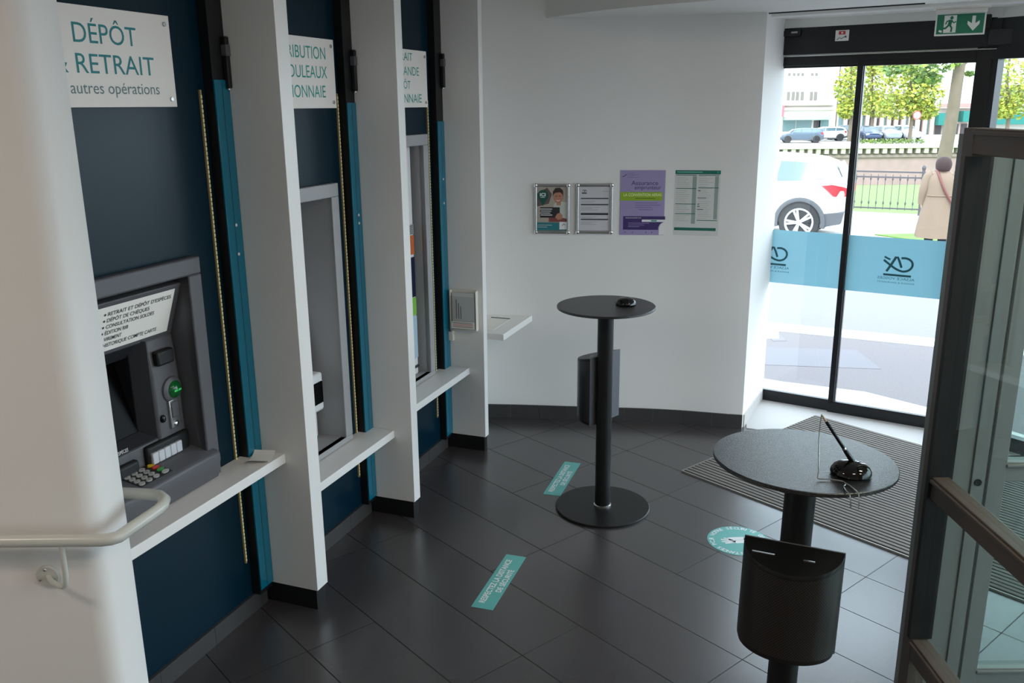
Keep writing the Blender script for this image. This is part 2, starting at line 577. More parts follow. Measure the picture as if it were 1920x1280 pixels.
# remaining shell behind the photographer
wz = MB(); wz.box(-4.2, -4.05, -3.6, 2.3, 0, H_HI, WHITE_WALL)
struct(wz.build('wall_west', smooth=False))
wy = MB(); wy.box(-4.2, RX + 0.1, -3.75, -3.6, 0, H_HI, WHITE_WALL)
struct(wy.build('wall_rear', smooth=False))
wx = MB(); wx.box(RX - 0.02, RX + 0.12, -3.6, -0.6, 0, H_HI, WHITE_WALL)
struct(wx.build('wall_right', smooth=False))

# glazed facade on the right, with the pane beside the door
def glazed(name, p0, p1, z0, z1, zh, posts, ang):
    """a run of fixed glazing in a black frame, header band above"""
    L = (Vector(p1) - Vector(p0)).length
    g = MB()
    g.box(0, L, -0.03, 0.03, 0, z0, DOOR_BLACK)
    g.box(0, L, -0.04, 0.04, z1, zh, DOOR_BLACK)
    for s in posts: g.box(s, s + 0.06, -0.035, 0.035, z0 - 0.01, z1 + 0.01, DOOR_BLACK)
    g.box(0.01, L - 0.01, -0.005, 0.005, z0 - 0.005, z1 + 0.005, GLASS)
    g.box(0, L, -0.05, 0.06, zh, H_HI, WHITE_WALL)
    return struct(place(g.build(name, smooth=False), p0, ang))
glazed('window_1', tuple(DR), tuple(W2E), 0.09, 2.27, 2.49, (0.0, 0.78, 1.44), W2)
glazed('window_2', (RX, W2E.y, 0), (RX, -0.6, 0), 0.09, 2.27, 2.49, [0.0] + [1.16 * k for k in range(1, 4)], R(-90))
c1 = (DR + W2E) / 2
portal(c1.x, c1.y, 1.18, 1.42, 2.18, W2 + R(180))
portal(RX, (W2E.y - 0.6) / 2, 1.18, abs(W2E.y + 0.6), 2.18, R(90))

# ------------------------------------------------------------------ sliding entrance door
dr = thing('door_1', None, None, tuple(D0), DOOR_A)
struct(dr)
g = MB()                               # header with its silver line
g.box(-0.5, 1.25, -0.06, 0.10, 2.335, 2.495, DOOR_BLACK)
g.box(-0.5, 1.25, -0.035, 0.06, 2.268, 2.327, DOOR_BLACK)
g.box(-0.5, 1.22, -0.064, -0.05, 2.322, 2.330, STEEL)
g.box(1.17, 1.36, -0.085, 0.0, 2.345, 2.43, ATM_DARK)
g.build('header', dr, 0.003)
g = MB(); g.box(-0.5, 1.25, -0.07, 0.10, 2.495, H_LO, CEIL); g.box(-0.5, 1.25, 0.0, 0.10, H_LO - 0.01, H_HI, CEIL)
g.build('lintel', dr)
g = MB(); g.box(1.118, 1.20, -0.045, 0.06, 0, 2.34, DOOR_BLACK); g.build('jamb', dr, 0.002)
for nm, s0, s1, y in (('fixed_leaf', -0.5, 0.505, 0.0), ('sliding_leaf', 0.465, 1.125, -0.022)):
    g = MB()
    g.box(s0, s1, y - 0.015, y + 0.018, 0.004, 0.082, DOOR_BLACK)
    g.box(s0, s1, y - 0.015, y + 0.018, 2.255, 2.285, DOOR_BLACK)
    g.box(s0, s0 + 0.035, y - 0.015, y + 0.018, 0.07, 2.27, DOOR_BLACK)
    if nm == 'fixed_leaf': g.box(s1 - 0.035, s1, y - 0.015, y + 0.018, 0.07, 2.27, DOOR_BLACK)
    lf = g.build(nm, dr, 0.002)
    g = MB(); g.box(s0 + 0.03, s1 - (0.03 if nm == 'fixed_leaf' else 0.0), y - 0.003, y + 0.003, 0.075, 2.26, GLASS); g.build('pane', lf)
    g = MB()
    g.box(s0 + 0.036, s1 - (0.036 if nm == 'fixed_leaf' else 0.006), y + 0.0045, y + 0.0055, 0.850, 1.212, FILM)
    fm = g.build('film_band', lf); tag(fm, 'pale teal film band')
    # emblem as seen from behind: ring, letter and bar, mirrored lettering below
    cx = 0.025 if nm == 'fixed_leaf' else 0.815
    LG = mat('emblem_teal', (38, 92, 104), 0.6)
    g = MB()
    kx, kz = 0.000604, 0.00068
    def P(a, b): return (cx + (a - 1330) * kx, 1.045 - (b - 0.11 * (a - 1330) - 262) * kz)
    yy = y - 0.0045
    g.stroke([P(*q) for q in ((1190, 178), (1220, 194), (1250, 208))], 0.0115, yy, LG)
    g.stroke([P(*q) for q in smooth_path([(1186, 208, 0), (1225, 238, 0), (1275, 275, 0), (1330, 308, 0), (1385, 326, 0), (1435, 318, 0), (1466, 288, 0), (1466, 250, 0), (1440, 220, 0), (1400, 203, 0), (1356, 200, 0)], 6) for q in [(q[0], q[1])]], 0.0135, yy - 0.0003, LG)
    g.stroke([P(*q) for q in ((1222, 318), (1262, 258), (1302, 192))], 0.0150, yy - 0.0006, LG)
    g.stroke([P(*q) for q in ((1290, 190), (1322, 192), (1344, 236), (1366, 290))], 0.0140, yy - 0.0009, LG)
    g.stroke([P(*q) for q in ((1194, 345), (1466, 376))], 0.0130, yy, LG)
    g.text('ALSACE VOSGES', LG, cx - 0.115, cx + 0.105, 0.949, 0.016, yy, mirror=True)
    g.text('BANQUE & ASSURANCES', LG, cx - 0.115, cx + 0.105, 0.926, 0.009, yy, mirror=True)
    tag(g.build('emblem', lf, smooth=False), 'dark teal mirrored emblem and lettering')
portal(*door(0.56, 0.0, 1.18), 1.1, 2.16, DOOR_A + R(180))

# ceiling trims by the door: a pale rail and a dark slot
g = MB(); g.box(-0.75, 1.5, -0.52, -0.43, H_LO - 0.018, H_LO + 0.01, WHITE_LAM)
struct(place(g.build('trim_2', bevel=0.004), tuple(D0), DOOR_A))
g = MB(); g.box(-0.72, 0.9, -0.60, -0.585, H_LO - 0.006, H_LO + 0.01, BLACK)
struct(place(g.build('trim_3'), tuple(D0), DOOR_A))

# sensors and notice on the door header
def header_item(name, label, cat, s, z, w, h, d, m):
    g = MB(); g.box(s - w / 2, s + w / 2, -0.06 - d, -0.06, z - h / 2, z + h / 2, m)
    t = thing(name, label, cat, tuple(D0), DOOR_A)
    g.build('housing', t, 0.004)
    return t
t = header_item('motion_sensor', 'small black motion sensor at left end of the black door header', 'sensor', 0.04, 2.463, 0.15, 0.035, 0.03, BLACK_GLOSS)
g = MB(); g.box(0.06, 0.10, -0.092, -0.09, 2.462, 2.472, STEEL); g.build('lens', t)
t = header_item('motion_sensor', 'black sensor box on door header right of the green exit sign', 'sensor', 1.13, 2.475, 0.09, 0.07, 0.05, BLACK)
g = MB(); g.box(1.11, 1.15, -0.112, -0.11, 2.48, 2.49, STEEL); g.build('lens', t)
t = thing('notice_card', 'small white notice with red print on black door header', 'notice', tuple(D0), DOOR_A)
g = MB(); g.box(0.325, 0.405, -0.066, -0.0605, 2.405, 2.468, PLATE); g.build('card', t, 0.001)
RED = mat('red_print', (205, 60, 70), 0.5)
g = MB(); g.rect(0.345, 0.385, 2.442, 2.462, -0.0668, RED); g.disc(0.365, 2.452, 0.006, 0.006, -0.0672, PLATE)
g.stroke([(0.335, 2.412), (0.350, 2.424), (0.362, 2.418), (0.380, 2.428), (0.392, 2.424)], 0.004, -0.0668, TXT_DARK)
g.disc(0.387, 2.430, 0.005, 0.005, -0.0670, TXT_DARK)
g.build('print', t, smooth=False)

# hanging exit sign
t = thing('exit_sign', 'green and white hanging emergency exit sign with running figure and arrow', 'sign', (2.43, 5.0, 0), R(-27))
g = MB(); g.box(-0.140, 0.140, -0.045, 0.045, 2.520, H_LO, PLATE); g.box(-0.125, 0.125, -0.03, 0.03, 2.497, 2.521, PLATE)
g.build('housing', t, 0.006)
EXG = mat('exit_sign_green', (28, 122, 92), 0.4); EXW = mat('exit_sign_white', (235, 240, 236), 0.4)
g = MB(); g.box(-0.122, 0.122, -0.008, 0.008, 2.384, 2.499, EXW); pn = g.build('panel', t, 0.002)
g = MB()
y = -0.0088
g.rect(-0.122, 0.122, 2.362, 2.462, y, EXG)
g.poly([(-0.085, 2.368), (-0.020, 2.368), (-0.020, 2.457), (-0.085, 2.457)], y - 0.0004, EXW)
y -= 0.0008
g.disc(-0.046, 2.444, 0.009, 0.009, y, EXG)
g.stroke([(-0.050, 2.434), (-0.056, 2.405)], 0.019, y, EXG)
g.stroke([(-0.054, 2.408), (-0.042, 2.392), (-0.044, 2.372)], 0.010, y, EXG)
g.stroke([(-0.058, 2.408), (-0.074, 2.392), (-0.096, 2.390)], 0.010, y, EXG)
g.stroke([(-0.046, 2.432), (-0.034, 2.418), (-0.022, 2.424)], 0.007, y, EXG)
g.stroke([(-0.054, 2.432), (-0.070, 2.426), (-0.076, 2.412)], 0.007, y, EXG)
g.stroke([(-0.108, 2.380), (-0.092, 2.374)], 0.010, y, EXW)
g.poly([(0.060, 2.450), (0.078, 2.450), (0.078, 2.412), (0.100, 2.426), (0.100, 2.408), (0.069, 2.374), (0.038, 2.408), (0.038, 2.426), (0.060, 2.412)], y, EXW)
g.v = [(v[0] * 0.93, v[1], v[2] + 0.030) for v in g.v]
g.build('pictogram', pn, smooth=False)

# ribbed entrance mat let into the floor
t = thing('entrance_mat', 'large ribbed grey entrance mat on dark tiles before sliding door', 'mat', (0, 0, 0), 0)
mm = Matrix.Identity(4)
mm.col[0][:3] = e1; mm.col[1][:3] = e2
A0, A1, BB0, BB1 = -2.945, -0.9, 3.757, 5.16
g = MB(); g.box(A0, A1, BB0, BB1, 0.0005, 0.003, BLACK, mm); g.build('backing', t)
g = MB()
n = 44; p = (BB1 - BB0 - 0.02) / n
for k in range(n):
    b = BB0 + 0.010 + k * p
    g.box(A0 + 0.008, A1, b + p * 0.18, b + p * 0.82, 0.001, 0.011, RUBBER, mm)
g.build('rib', t, smooth=False)
EDGE = mat('dull_aluminium_edge', (176, 174, 170), 0.5, metal=0.4)
g = MB(); g.box(A0, A1, BB0 - 0.004, BB0 + 0.002, 0.0, 0.009, EDGE, mm); g.box(A0 - 0.004, A0 + 0.002, BB0, BB1, 0.0, 0.006, EDGE, mm)
g.build('edge_trim', t)

# ================================================================== MACHINE WALL FURNITURE
FIN_LAB = ['tall white partition fin nearest the camera, right of the cash machine', 'middle tall white partition fin between the two tall machine niches', 'farthest tall white partition fin with a leaflet holder on its side']
FIN_W = [0.078, 0.066, 0.052]
for i, s in enumerate(FINS):
    t = thing('partition_fin', FIN_LAB[i], 'partition', tuple(bank(s, 0)), BANK_A, 'white fins along the machine wall')
    g = MB(); g.box(0, FIN_W[i], -FIN_D, 0.018, 0.092, H_HI - 0.005, WHITE_LAM); g.build('board', t, 0.0015)
    g = MB(); g.box(0.006, FIN_W[i] - 0.004, -FIN_D + 0.010, 0.0, 0.0, 0.0925, BLACK); tag(g.build('plinth', t), 'black plinth')

def shelf(label, s0, s1, d0, d1, ztop, th=0.04):
    g = MB(); g.box(0, s1 - s0, -d1, -d0, ztop - th, ztop, WHITE_LAM)
    o = place(g.build('wall_shelf', bevel=0.002), tuple(bank(s0, 0)), BANK_A)
    return tag(o, label, 'shelf', 'white shelves along the machine wall')
shelf('white wall shelf under the cash machine, longest and nearest', -0.86, FINS[0] - 0.001, 0.0, 0.157, 0.694)
shelf('white wall shelf under the tall niche with the white coin machine', FINS[0] + FIN_W[0] + 0.001, FINS[1] - 0.001, 0.0, 0.165, 0.472)
shelf('white wall shelf between middle and farthest fins below the narrow niche', FINS[1] + FIN_W[1] + 0.001, FINS[2] - 0.001, 0.0, 0.168, 0.527)
shelf('white writing shelf beyond the farthest fin, by the back wall', 2.02, 2.60, 0.0, 0.335, 0.712, 0.04)

# LED strips, teal acrylic strips, black fixtures beside each fin
LED = mat('led_bead_warm', (226, 214, 160), 0.4, emit=0.12)
LEDP = mat('led_profile', (172, 152, 108), 0.5)
DRK = mat('black_channel', (9, 12, 16), 0.5)
WHERE = ['beside the cash machine', 'beside the coin machine niche', 'beside the narrow niche']
for i, (sl, t0, t1) in enumerate(((-0.090, -0.060, FINS[0] - 0.001), (0.828, 0.846, FINS[1] - 0.001), (1.757, 1.800, FINS[2] - 0.001))):
    t = thing('led_strip', 'thin vertical strip of warm beads %s' % WHERE[i], 'light strip', tuple(bank(sl, 0)), BANK_A, 'bead light strips on the navy panels')
    ztop = (2.105, 2.10, 2.085)[i]
    g = MB(); g.box(-0.0038, 0.0038, -0.008, -0.0005, 0.235, ztop, LEDP); g.build('profile', t)
    g = MB()
    k = int((ztop - 0.25) / 0.0165)
    for j in range(k):
        z = 0.25 + j * 0.0165
        g.box(-0.0030, 0.0030, -0.0098, -0.0075, z - 0.0055, z + 0.0055, LED)
    tag(g.build('bead', t, smooth=False), kind='stuff')
    t = thing('edge_strip', 'narrow glossy teal strip on the side of the fin %s' % WHERE[i], 'panel strip', tuple(bank(0, 0)), BANK_A, 'teal strips beside the fins')
    g = MB(); g.box(t0, t1, -0.040, -0.0005, 0.0785, H_HI - 0.01, DRK); tag(g.build('channel', t), 'black channel')
    g = MB(); g.box(t0 + 0.001, t1, -0.046, -0.0395, 0.10, (2.14, 2.06, 1.96)[i], TEAL_PLEX); g.build('face', t, 0.001)
    g = MB(); g.box((t0 + t1) / 2 - 0.001, (t0 + t1) / 2 + 0.001, -0.0464, -0.0458, 0.11, (2.13, 2.05, 1.95)[i], DRK); tag(g.build('seam', t), 'fine dark seam')
    for z in ((1.505, 1.615), (1.51, 1.548), (1.505, 1.64))[i]:
        g = MB(); g.ball((0.6 * t1 + 0.4 * t0, -0.046, z), (0.0055, 0.004, 0.0065), PLATE, 12, 8); g.build('screw', t)
    z = (2.25, 2.25, 2.28)[i]
    t = thing('wall_fixture', 'small black box fixture with grey band high %s' % WHERE[i], 'fixture', tuple(bank(t1, 0)), BANK_A, 'black fixtures high beside the fins')
    g = MB(); g.box(-0.022, -0.001, -0.062, -0.041, z - 0.14, z + 0.04, BLACK); g.build('housing', t, 0.004)
    g = MB(); g.box(-0.026, -0.001, -0.066, -0.041, z - 0.028, z + 0.012, ATM_GREY); g.build('band', t, 0.003)
    g = MB(); g.cyl((-0.012, -0.052, z - 0.145), (-0.012, -0.052, z - 0.139), 0.007, STEEL, 14); g.build('lens', t)

# ------------------------------------------------------------------ plates with lettering
def plate(label, s0, s1, z0, z1, lines):
    t = thing('sign_plate', label, 'sign', tuple(bank(0, 0)), BANK_A, 'white plates above the machines')
    g = MB(); g.box(s0, s1, -0.033, -0.029, z0, z1, PLATE); g.build('plate', t, 0.0008)
    for s, m, a, b, z, h in lines:
        g = MB(); g.text(s, m, a, b, z, h, -0.0336); g.build('lettering', t, smooth=False)
    for x in (s0 + 0.025, s1 - 0.025):
        for z in (z0 + 0.025, z1 - 0.028):
            g = MB(); g.cyl((x, -0.038, z), (x, -0.0005, z), 0.0075, STEEL, 16); g.build('standoff', t, 0.001)
plate('white plate above the cash machine reading DÉPÔT & RETRAIT', -0.81, -0.246, 2.047, 2.338, [
    ('DÉPÔT', TXT_TEAL, -0.656, -0.402, 2.233, 0.056), ('& RETRAIT', TXT_TEAL, -0.738, -0.336, 2.146, 0.056), ('et autres opérations', TXT_GREY, -0.745, -0.324, 2.087, 0.034)])
plate('white plate above the middle machine ending in ROULEAUX and MONNAIE', 0.225, 0.777, 2.037, 2.325, [
    ('DISTRIBUTION', TXT_GREEN, 0.293, 0.707, 2.240, 0.049), ('DE ROULEAUX', TXT_GREEN, 0.285, 0.712, 2.162, 0.049), ('DE MONNAIE', TXT_GREEN, 0.310, 0.692, 2.082, 0.049)])
plate('white plate above the farthest machine, smaller green lettering', 1.14, 1.708, 2.036, 2.323, [
    ('RETRAIT', TXT_GREEN, 1.305, 1.540, 2.268, 0.038), ('COMMANDE', TXT_GREEN, 1.235, 1.612, 2.196, 0.042), ('DÉPÔT', TXT_GREEN, 1.335, 1.508, 2.130, 0.038), ('DE MONNAIE', TXT_GREEN, 1.213, 1.634, 2.060, 0.043)])

# ------------------------------------------------------------------ cash machine (bay nearest the camera)
t = thing('cash_machine', 'dark grey cash machine with keypad set into the navy wall', 'cash machine', tuple(bank(0, 0)), BANK_A)
S0, S1 = -0.80, -0.220                 # outer frame
a0, a1 = -0.735, -0.286                # opening
ZB, ZT = 0.696, 1.532
g = MB()
g.box(S0, S1, -0.040, -0.0005, 1.470, ZT, ATM_GREY)
g.box(a1, S1, -0.040, -0.0005, ZB, 1.470, ATM_GREY); g.box(S0, a0, -0.040, -0.0005, ZB, 1.470, ATM_GREY)
g.build('surround', t, 0.006)
g = MB()                               # lining of the recess
g.prism([(-0.036, 1.470), (0.24, 1.40), (0.24, 1.43), (-0.036, 1.50)], a0 - 0.01, a1 + 0.01, ATM_DARK, 'x')
g.box(a1, a1 + 0.012, -0.034, 0.24, 0.70, 1.49, ATM_GREY); g.box(a0 - 0.012, a0, -0.034, 0.24, 0.70, 1.49, ATM_GREY)
g.box(a0, a1, 0.235, 0.245, 0.70, 1.45, ATM_DARK)
g.build('recess', t)
g = MB()                               # lit panel, leaning in towards its foot
g.prism([(-0.003, 1.445), (0.067, 1.255), (0.10, 1.245), (0.10, 1.46)], a0, a1, ATM_GREY, 'x')
hd = g.build('header_panel', t, 0.004)
LIT = mat('lit_panel', (232, 230, 224), 0.4, emit=0.10)
ang = math.atan2(0.070, 0.190)
pm = Matrix.Translation((0, -0.005, 1.445)) @ Matrix.Rotation(ang, 4, 'X')
g = MB()
g.add([pm @ Vector(q) for q in ((-0.715, -0.002, -0.185), (-0.318, -0.002, -0.185), (-0.318, -0.002, -0.016), (-0.715, -0.002, -0.016))], [(0, 1, 2, 3)], LIT)
g.build('lit_panel', hd, smooth=False)
g = MB()
BLUE = mat('blue_print', (34, 92, 140), 0.5)
rows = ["RETRAIT ET DÉPÔT D'ESPÈCES", 'DÉPÔT DE CHÈQUES', 'CONSULTATION SOLDES', 'ÉDITION RIB', 'VIREMENT', 'HISTORIQUE COMPTE CARTE']
ends = [-0.333, -0.432, -0.405, -0.520, -0.545, -0.378]
for k, s in enumerate(rows):
    zz = -0.050 - k * 0.0235
    g.text(s, TXT_DARK, -0.622, ends[k], zz, 0.0135, -0.0035, mx=pm, bold=0.008)
    g.add([pm @ Vector((-0.634 + 0.0042 * math.cos(2 * PI * q / 12), -0.0035, zz + 0.0065 + 0.0042 * math.sin(2 * PI * q / 12))) for q in range(12)], [tuple(range(12))], TXT_DARK)
for q in (0, 1):
    g.add([pm @ Vector(v) for v in ((-0.700 + 0.01 * q, -0.0035, -0.085 - 0.024 * q), (-0.668, -0.0035, -0.070 - 0.024 * q), (-0.662, -0.0035, -0.080 - 0.024 * q), (-0.694 + 0.01 * q, -0.0035, -0.096 - 0.024 * q))], [(0, 1, 2, 3)], BLUE)
g.build('lettering', hd, smooth=False)
g = MB()                               # fascia: column on the right, hooded screen on the left
g.prism([(0.062, 1.262), (0.050, 1.12), (0.046, 0.90), (0.046, 0.79), (0.235, 0.79), (0.235, 1.262)], -0.425, a1, ATM_GREY, 'x')
g.build('reader_column', t, 0.012)
g = MB(); g.prism([(0.050, 0.900), (0.050, 0.79), (0.235, 0.79), (0.235, 0.900)], a0, -0.424, ATM_GREY, 'x'); g.build('lower_fascia', t, 0.006)
g = MB()
g.prism([(0.050, 0.902), (0.095, 0.935), (0.205, 0.935), (0.205, 0.902)], a0, -0.428, ATM_DARK, 'x')
g.prism([(0.070, 1.262), (0.110, 1.205), (0.235, 1.195), (0.235, 1.262)], a0, -0.428, ATM_DARK, 'x')
g.prism([(-0.428, 0.050), (-0.470, 0.10), (-0.470, 0.20), (-0.428, 0.20)], 0.90, 1.26, ATM_DARK, 'z')
g.build('screen_hood', t, 0.003)
g = MB(); g.prism([(0.098, 0.930), (0.175, 1.205), (0.19, 1.205), (0.12, 0.925)], a0, -0.468, SCREEN, 'x'); tag(g.build('screen', t), 'dark glass screen')
g = MB(); g.box(-0.405, -0.322, 0.030, 0.058, 1.160, 1.215, BLACK); tag(g.build('receipt_slot', t, 0.008), 'black receipt slot')
GREEN = mat('green_card_bezel', (8, 92, 38), 0.1)
rot = Matrix.Rotation(R(90), 4, 'X')
g = MB(); g.lathe([(0.0, 0.014), (0.036, 0.014), (0.046, 0.008), (0.048, 0.0)], ATM_GREY, seg=32, mx=Matrix.Translation((-0.338, 0.050, 1.058)) @ rot)
cr = g.build('card_reader', t)
g = MB(); g.lathe([(0.0, 0.030), (0.018, 0.027), (0.030, 0.018), (0.034, 0.010)], GREEN, seg=32, mx=Matrix.Translation((-0.335, 0.050, 1.058)) @ rot)
g.box(-0.352, -0.318, 0.0205, 0.030, 1.053, 1.060, mat('green_glow', (70, 205, 105), 0.2, emit=0.15))
tag(g.build('green_bezel', cr), 'green translucent card slot surround')
g = MB(); g.box(-0.368, -0.318, 0.038, 0.052, 0.915, 1.022, STEEL); g.box(-0.360, -0.326, 0.034, 0.040, 0.955, 1.012, ATM_GREY); g.ball((-0.343, 0.040, 0.930), (0.014, 0.008, 0.011), CHROME)
tag(g.build('contactless_reader', t, 0.004), 'silver reader below the card slot')
g = MB(); g.ball((-0.400, 0.044, 0.965), (0.012, 0.009, 0.015), BLACK_GLOSS); tag(g.build('camera_dot', t), 'small black lens')
g = MB(); g.box(-0.505, -0.292, 0.030, 0.060, 0.812, 0.893, BLACK); cs = g.build('cash_slot', t, 0.010)
g = MB()
for k in range(5):
    g.box(-0.493 + k * 0.030, -0.465 + k * 0.030, 0.020, 0.034, 0.826, 0.868, mat('shutter_silver', (205, 208, 214), 0.3))
tag(g.build('shutter', cs, 0.003), 'pale segmented shutter')
g = MB(); g.box(-0.640, -0.545, 0.030, 0.060, 0.800, 0.870, BLACK); g.build('deposit_slot', t, 0.012)
g = MB(); g.text('ESPÈCES', TXT_WHITE, -0.625, -0.575, 0.908, 0.012, 0.046); g.build('slot_lettering', t, smooth=False)
g = MB()                               # keypad ledge with rolled front lip
g.prism([(0.052, 0.828), (-0.055, 0.806), (-0.068, 0.796), (-0.070, 0.770), (-0.052, ZB), (0.052, ZB)], a0 + 0.001, -0.250, ATM_GREY, 'x')
ledge = g.build('keypad_ledge', t, 0.006)
slope = math.atan2(0.022, 0.107)
km = Matrix.Translation((0, -0.055, 0.8068)) @ Matrix.Rotation(slope, 4, 'X')
g = MB(); g.box(-0.628, -0.478, 0.010, 0.098, 0.0, 0.0015, ATM_DARK, km); kp = g.build('keypad', ledge)
KEY = mat('key_silver', (196, 196, 192), 0.35, metal=0.3); DIG = mat('key_print', (70, 72, 76), 0.5)
FK = [mat('key_yellow', (214, 178, 40), 0.4), mat('key_red', (190, 44, 36), 0.4), mat('key_green', (52, 150, 62), 0.4), KEY]
for r_ in range(4):
    for c_ in range(4):
        x = -0.612 + c_ * 0.034 + (0.010 if c_ == 3 else 0); y = 0.086 - r_ * 0.021
        g = MB()
        w = 0.013 if c_ < 3 else 0.016
        g.prism([(x + w * math.cos(2 * PI * q / 14), y + 0.0085 * math.sin(2 * PI * q / 14)) for q in range(14)], 0.001, 0.006, FK[r_] if c_ == 3 else KEY, 'z', km)
        if c_ < 3:
            ch = [['1', '2', '3'], ['4', '5', '6'], ['7', '8', '9'], ['.', '0', '.']][r_][c_]
            if ch != '.': g.text(ch, DIG, x - 0.0038, None, y - 0.0045, 0.009, 0.0064, 'xy', mx=km)
        g.build('key', ledge, smooth=False)

# ------------------------------------------------------------------ coin machine niche (middle bay)
def niche(t, S0, S1, Z0, Z1, b, depth, yf=-0.034):
    g = MB()
    g.box(S0, S1, yf, -0.0005, Z1 - b, Z1, MACHINE_LIGHT); g.box(S0, S1, yf, -0.0005, Z0, Z0 + b * 0.45, MACHINE_LIGHT)
    g.box(S1 - b, S1, yf, -0.0005, Z0 + b * 0.45, Z1 - b, MACHINE_LIGHT); g.box(S0, S0 + b, yf, -0.0005, Z0 + b * 0.45, Z1 - b, MACHINE_LIGHT)
    g.build('surround', t, 0.004)
    g = MB(); x0, x1, z0, z1 = S0 + b, S1 - b, Z0 + b * 0.45, Z1 - b
    k = 0.012
    g.box(x1, x1 + k, yf + 0.003, depth, z0 - k, z1 + k, MACHINE_LIGHT); g.box(x0 - k, x0, yf + 0.003, depth, z0 - k, z1 + k, MACHINE_LIGHT)
    g.box(x0, x1, yf + 0.003, depth, z1, z1 + k, MACHINE_LIGHT); g.box(x0, x1, yf + 0.003, depth, z0 - k, z0, MACHINE_LIGHT)
    g.box(x0 - k, x1 + k, depth, depth + k, z0 - k, z1 + k, MACHINE_LIGHT)
    g.build('niche', t)
t = thing('coin_dispenser', 'tall light grey niche holding a white coin roll machine, middle bay', 'coin machine', tuple(bank(0, 0)), BANK_A)
niche(t, 0.13, 0.747, 0.476, 1.711, 0.060, 0.30)
g = MB()                               # rounded white body standing in the niche
prof = smooth_path([(0.10, 0.504, 0), (0.10, 0.62, 0), (0.105, 0.80, 0), (0.115, 0.95, 0), (0.15, 1.08, 0), (0.215, 1.18, 0), (0.28, 1.22, 0)], 5)
g.prism([(p.x, p.y) for p in prof] + [(0.295, 1.22), (0.295, 0.504)], 0.21, 0.655, MACHINE_WHITE, 'x')
g.build('body', t, 0.01)
g = MB(); g.box(0.30, 0.630, 0.040, 0.11, 0.660, 0.845, MACHINE_WHITE); tr = g.build('coin_tray', t, 0.012)
g = MB(); g.box(0.33, 0.618, 0.034, 0.045, 0.700, 0.805, SCREEN); tag(g.build('tray_mouth', tr, 0.004), 'dark open mouth')
g = MB(); g.box(0.34, 0.585, 0.075, 0.12, 0.504, 0.665, MACHINE_LIGHT); g.build('tray_stand', t, 0.006)
g = MB(); g.box(0.22, 0.645, 0.0985, 0.104, 0.885, 0.890, ATM_GREY); g.build('body_seam', t)

t = thing('change_machine', 'narrow light grey niche with colourful deposit machine, farthest bay', 'coin machine', tuple(bank(0, 0)), BANK_A)
niche(t, 1.07, 1.696, 0.530, 1.896, 0.058, 0.30)
g = MB(); g.box(1.135, 1.600, 0.030, 0.295, 0.557, 1.832, MACHINE_WHITE); bd = g.build('body', t, 0.006)
MB_O = mat('orange_panel', (196, 98, 44), 0.45); MB_N = mat('navy_screen', (20, 28, 58), 0.15); MB_G = mat('lime_panel', (126, 188, 70), 0.45); MB_B = mat('pale_blue_panel', (172, 198, 214), 0.4)
for nm, z0, z1, m in (('vent_grille', 1.36, 1.415, MACHINE_LIGHT), ('orange_panel', 1.250, 1.355, MB_O), ('screen', 1.010, 1.235, MB_N), ('lime_panel', 0.905, 1.005, MB_G), ('keyboard_panel', 0.655, 0.900, MB_B)):
    g = MB()
    g.box(1.17, 1.594, 0.024, 0.032, z0, z1, m)
    if nm == 'vent_grille':
        for k in range(5): g.box(1.18, 1.588, 0.022, 0.0245, z0 + 0.006 + k * 0.010, z0 + 0.010 + k * 0.010, ATM_GREY)
    g.build(nm, bd, 0.002)
g = MB(); g.box(1.30, 1.594, 0.020, 0.032, 0.600, 0.612, ATM_DARK); g.build('coin_slot', bd)

# ------------------------------------------------------------------ small things on the fins and shelves
t = thing('leaflet_holder', 'small clear and white leaflet holder on farthest white fin', 'leaflet holder', tuple(bank(FINS[2], 0)), BANK_A)
CLEAR = glass_mat('clear_plastic', (0.97, 0.97, 0.97), 1.45)
PLAST = mat('ivory_plastic', (226, 222, 212), 0.4)
g = MB()
g.box(-0.006, -0.0005, -0.226, -0.068, 0.765, 1.005, PLAST); g.box(-0.035, -0.0005, -0.232, -0.226, 0.765, 1.0, PLAST); g.box(-0.035, -0.0005, -0.068, -0.062, 0.765, 1.0, PLAST)
g.box(-0.035, -0.0005, -0.232, -0.062, 0.762, 0.768, PLAST)
g.build('holder_back', t, 0.002)
g = MB(); g.box(-0.037, -0.035, -0.228, -0.066, 0.768, 0.965, CLEAR); g.build('clear_front', t)
g = MB()
g.box(-0.0380, -0.0368, -0.222, -0.072, 0.772, 0.815, PAPER)
for k, m in enumerate((TXT_DARK, RED, RED, TXT_DARK)): g.box(-0.0386, -0.0379, -0.210, -0.082, 0.806 - k * 0.008, 0.8085 - k * 0.008, m)
g.build('caption_label', t)
GREYP = mat('leaflet_grey', (214, 214, 212), 0.6)
lf = MB(); lf.box(-0.028, -0.010, -0.218, -0.076, 0.772, 0.985, GREYP)
for k in range(3): lf.box(-0.0285, -0.0279, -0.105 - k * 0.014, -0.101 - k * 0.014, 0.83, 0.945 - 0.02 * k, TXT_DARK)
o = place(lf.build('leaflet_stack'), tuple(bank(FINS[2], 0)), BANK_A); tag(o, 'stack of grey leaflets inside the clear holder on the fin', 'leaflets')
g = MB(); g.box(-0.012, 0.012, -0.075, -0.046, 0.69, 0.745, PLAST); g.ball((0, -0.07, 0.745), (0.012, 0.012, 0.012), PLAST, 14, 8)
o = place(g.build('cable_clip', bevel=0.003), tuple(bank(FINS[2] - 0.014, 0)), BANK_A); tag(o, 'tiny ivory clip on teal strip left of the leaflet holder', 'clip')

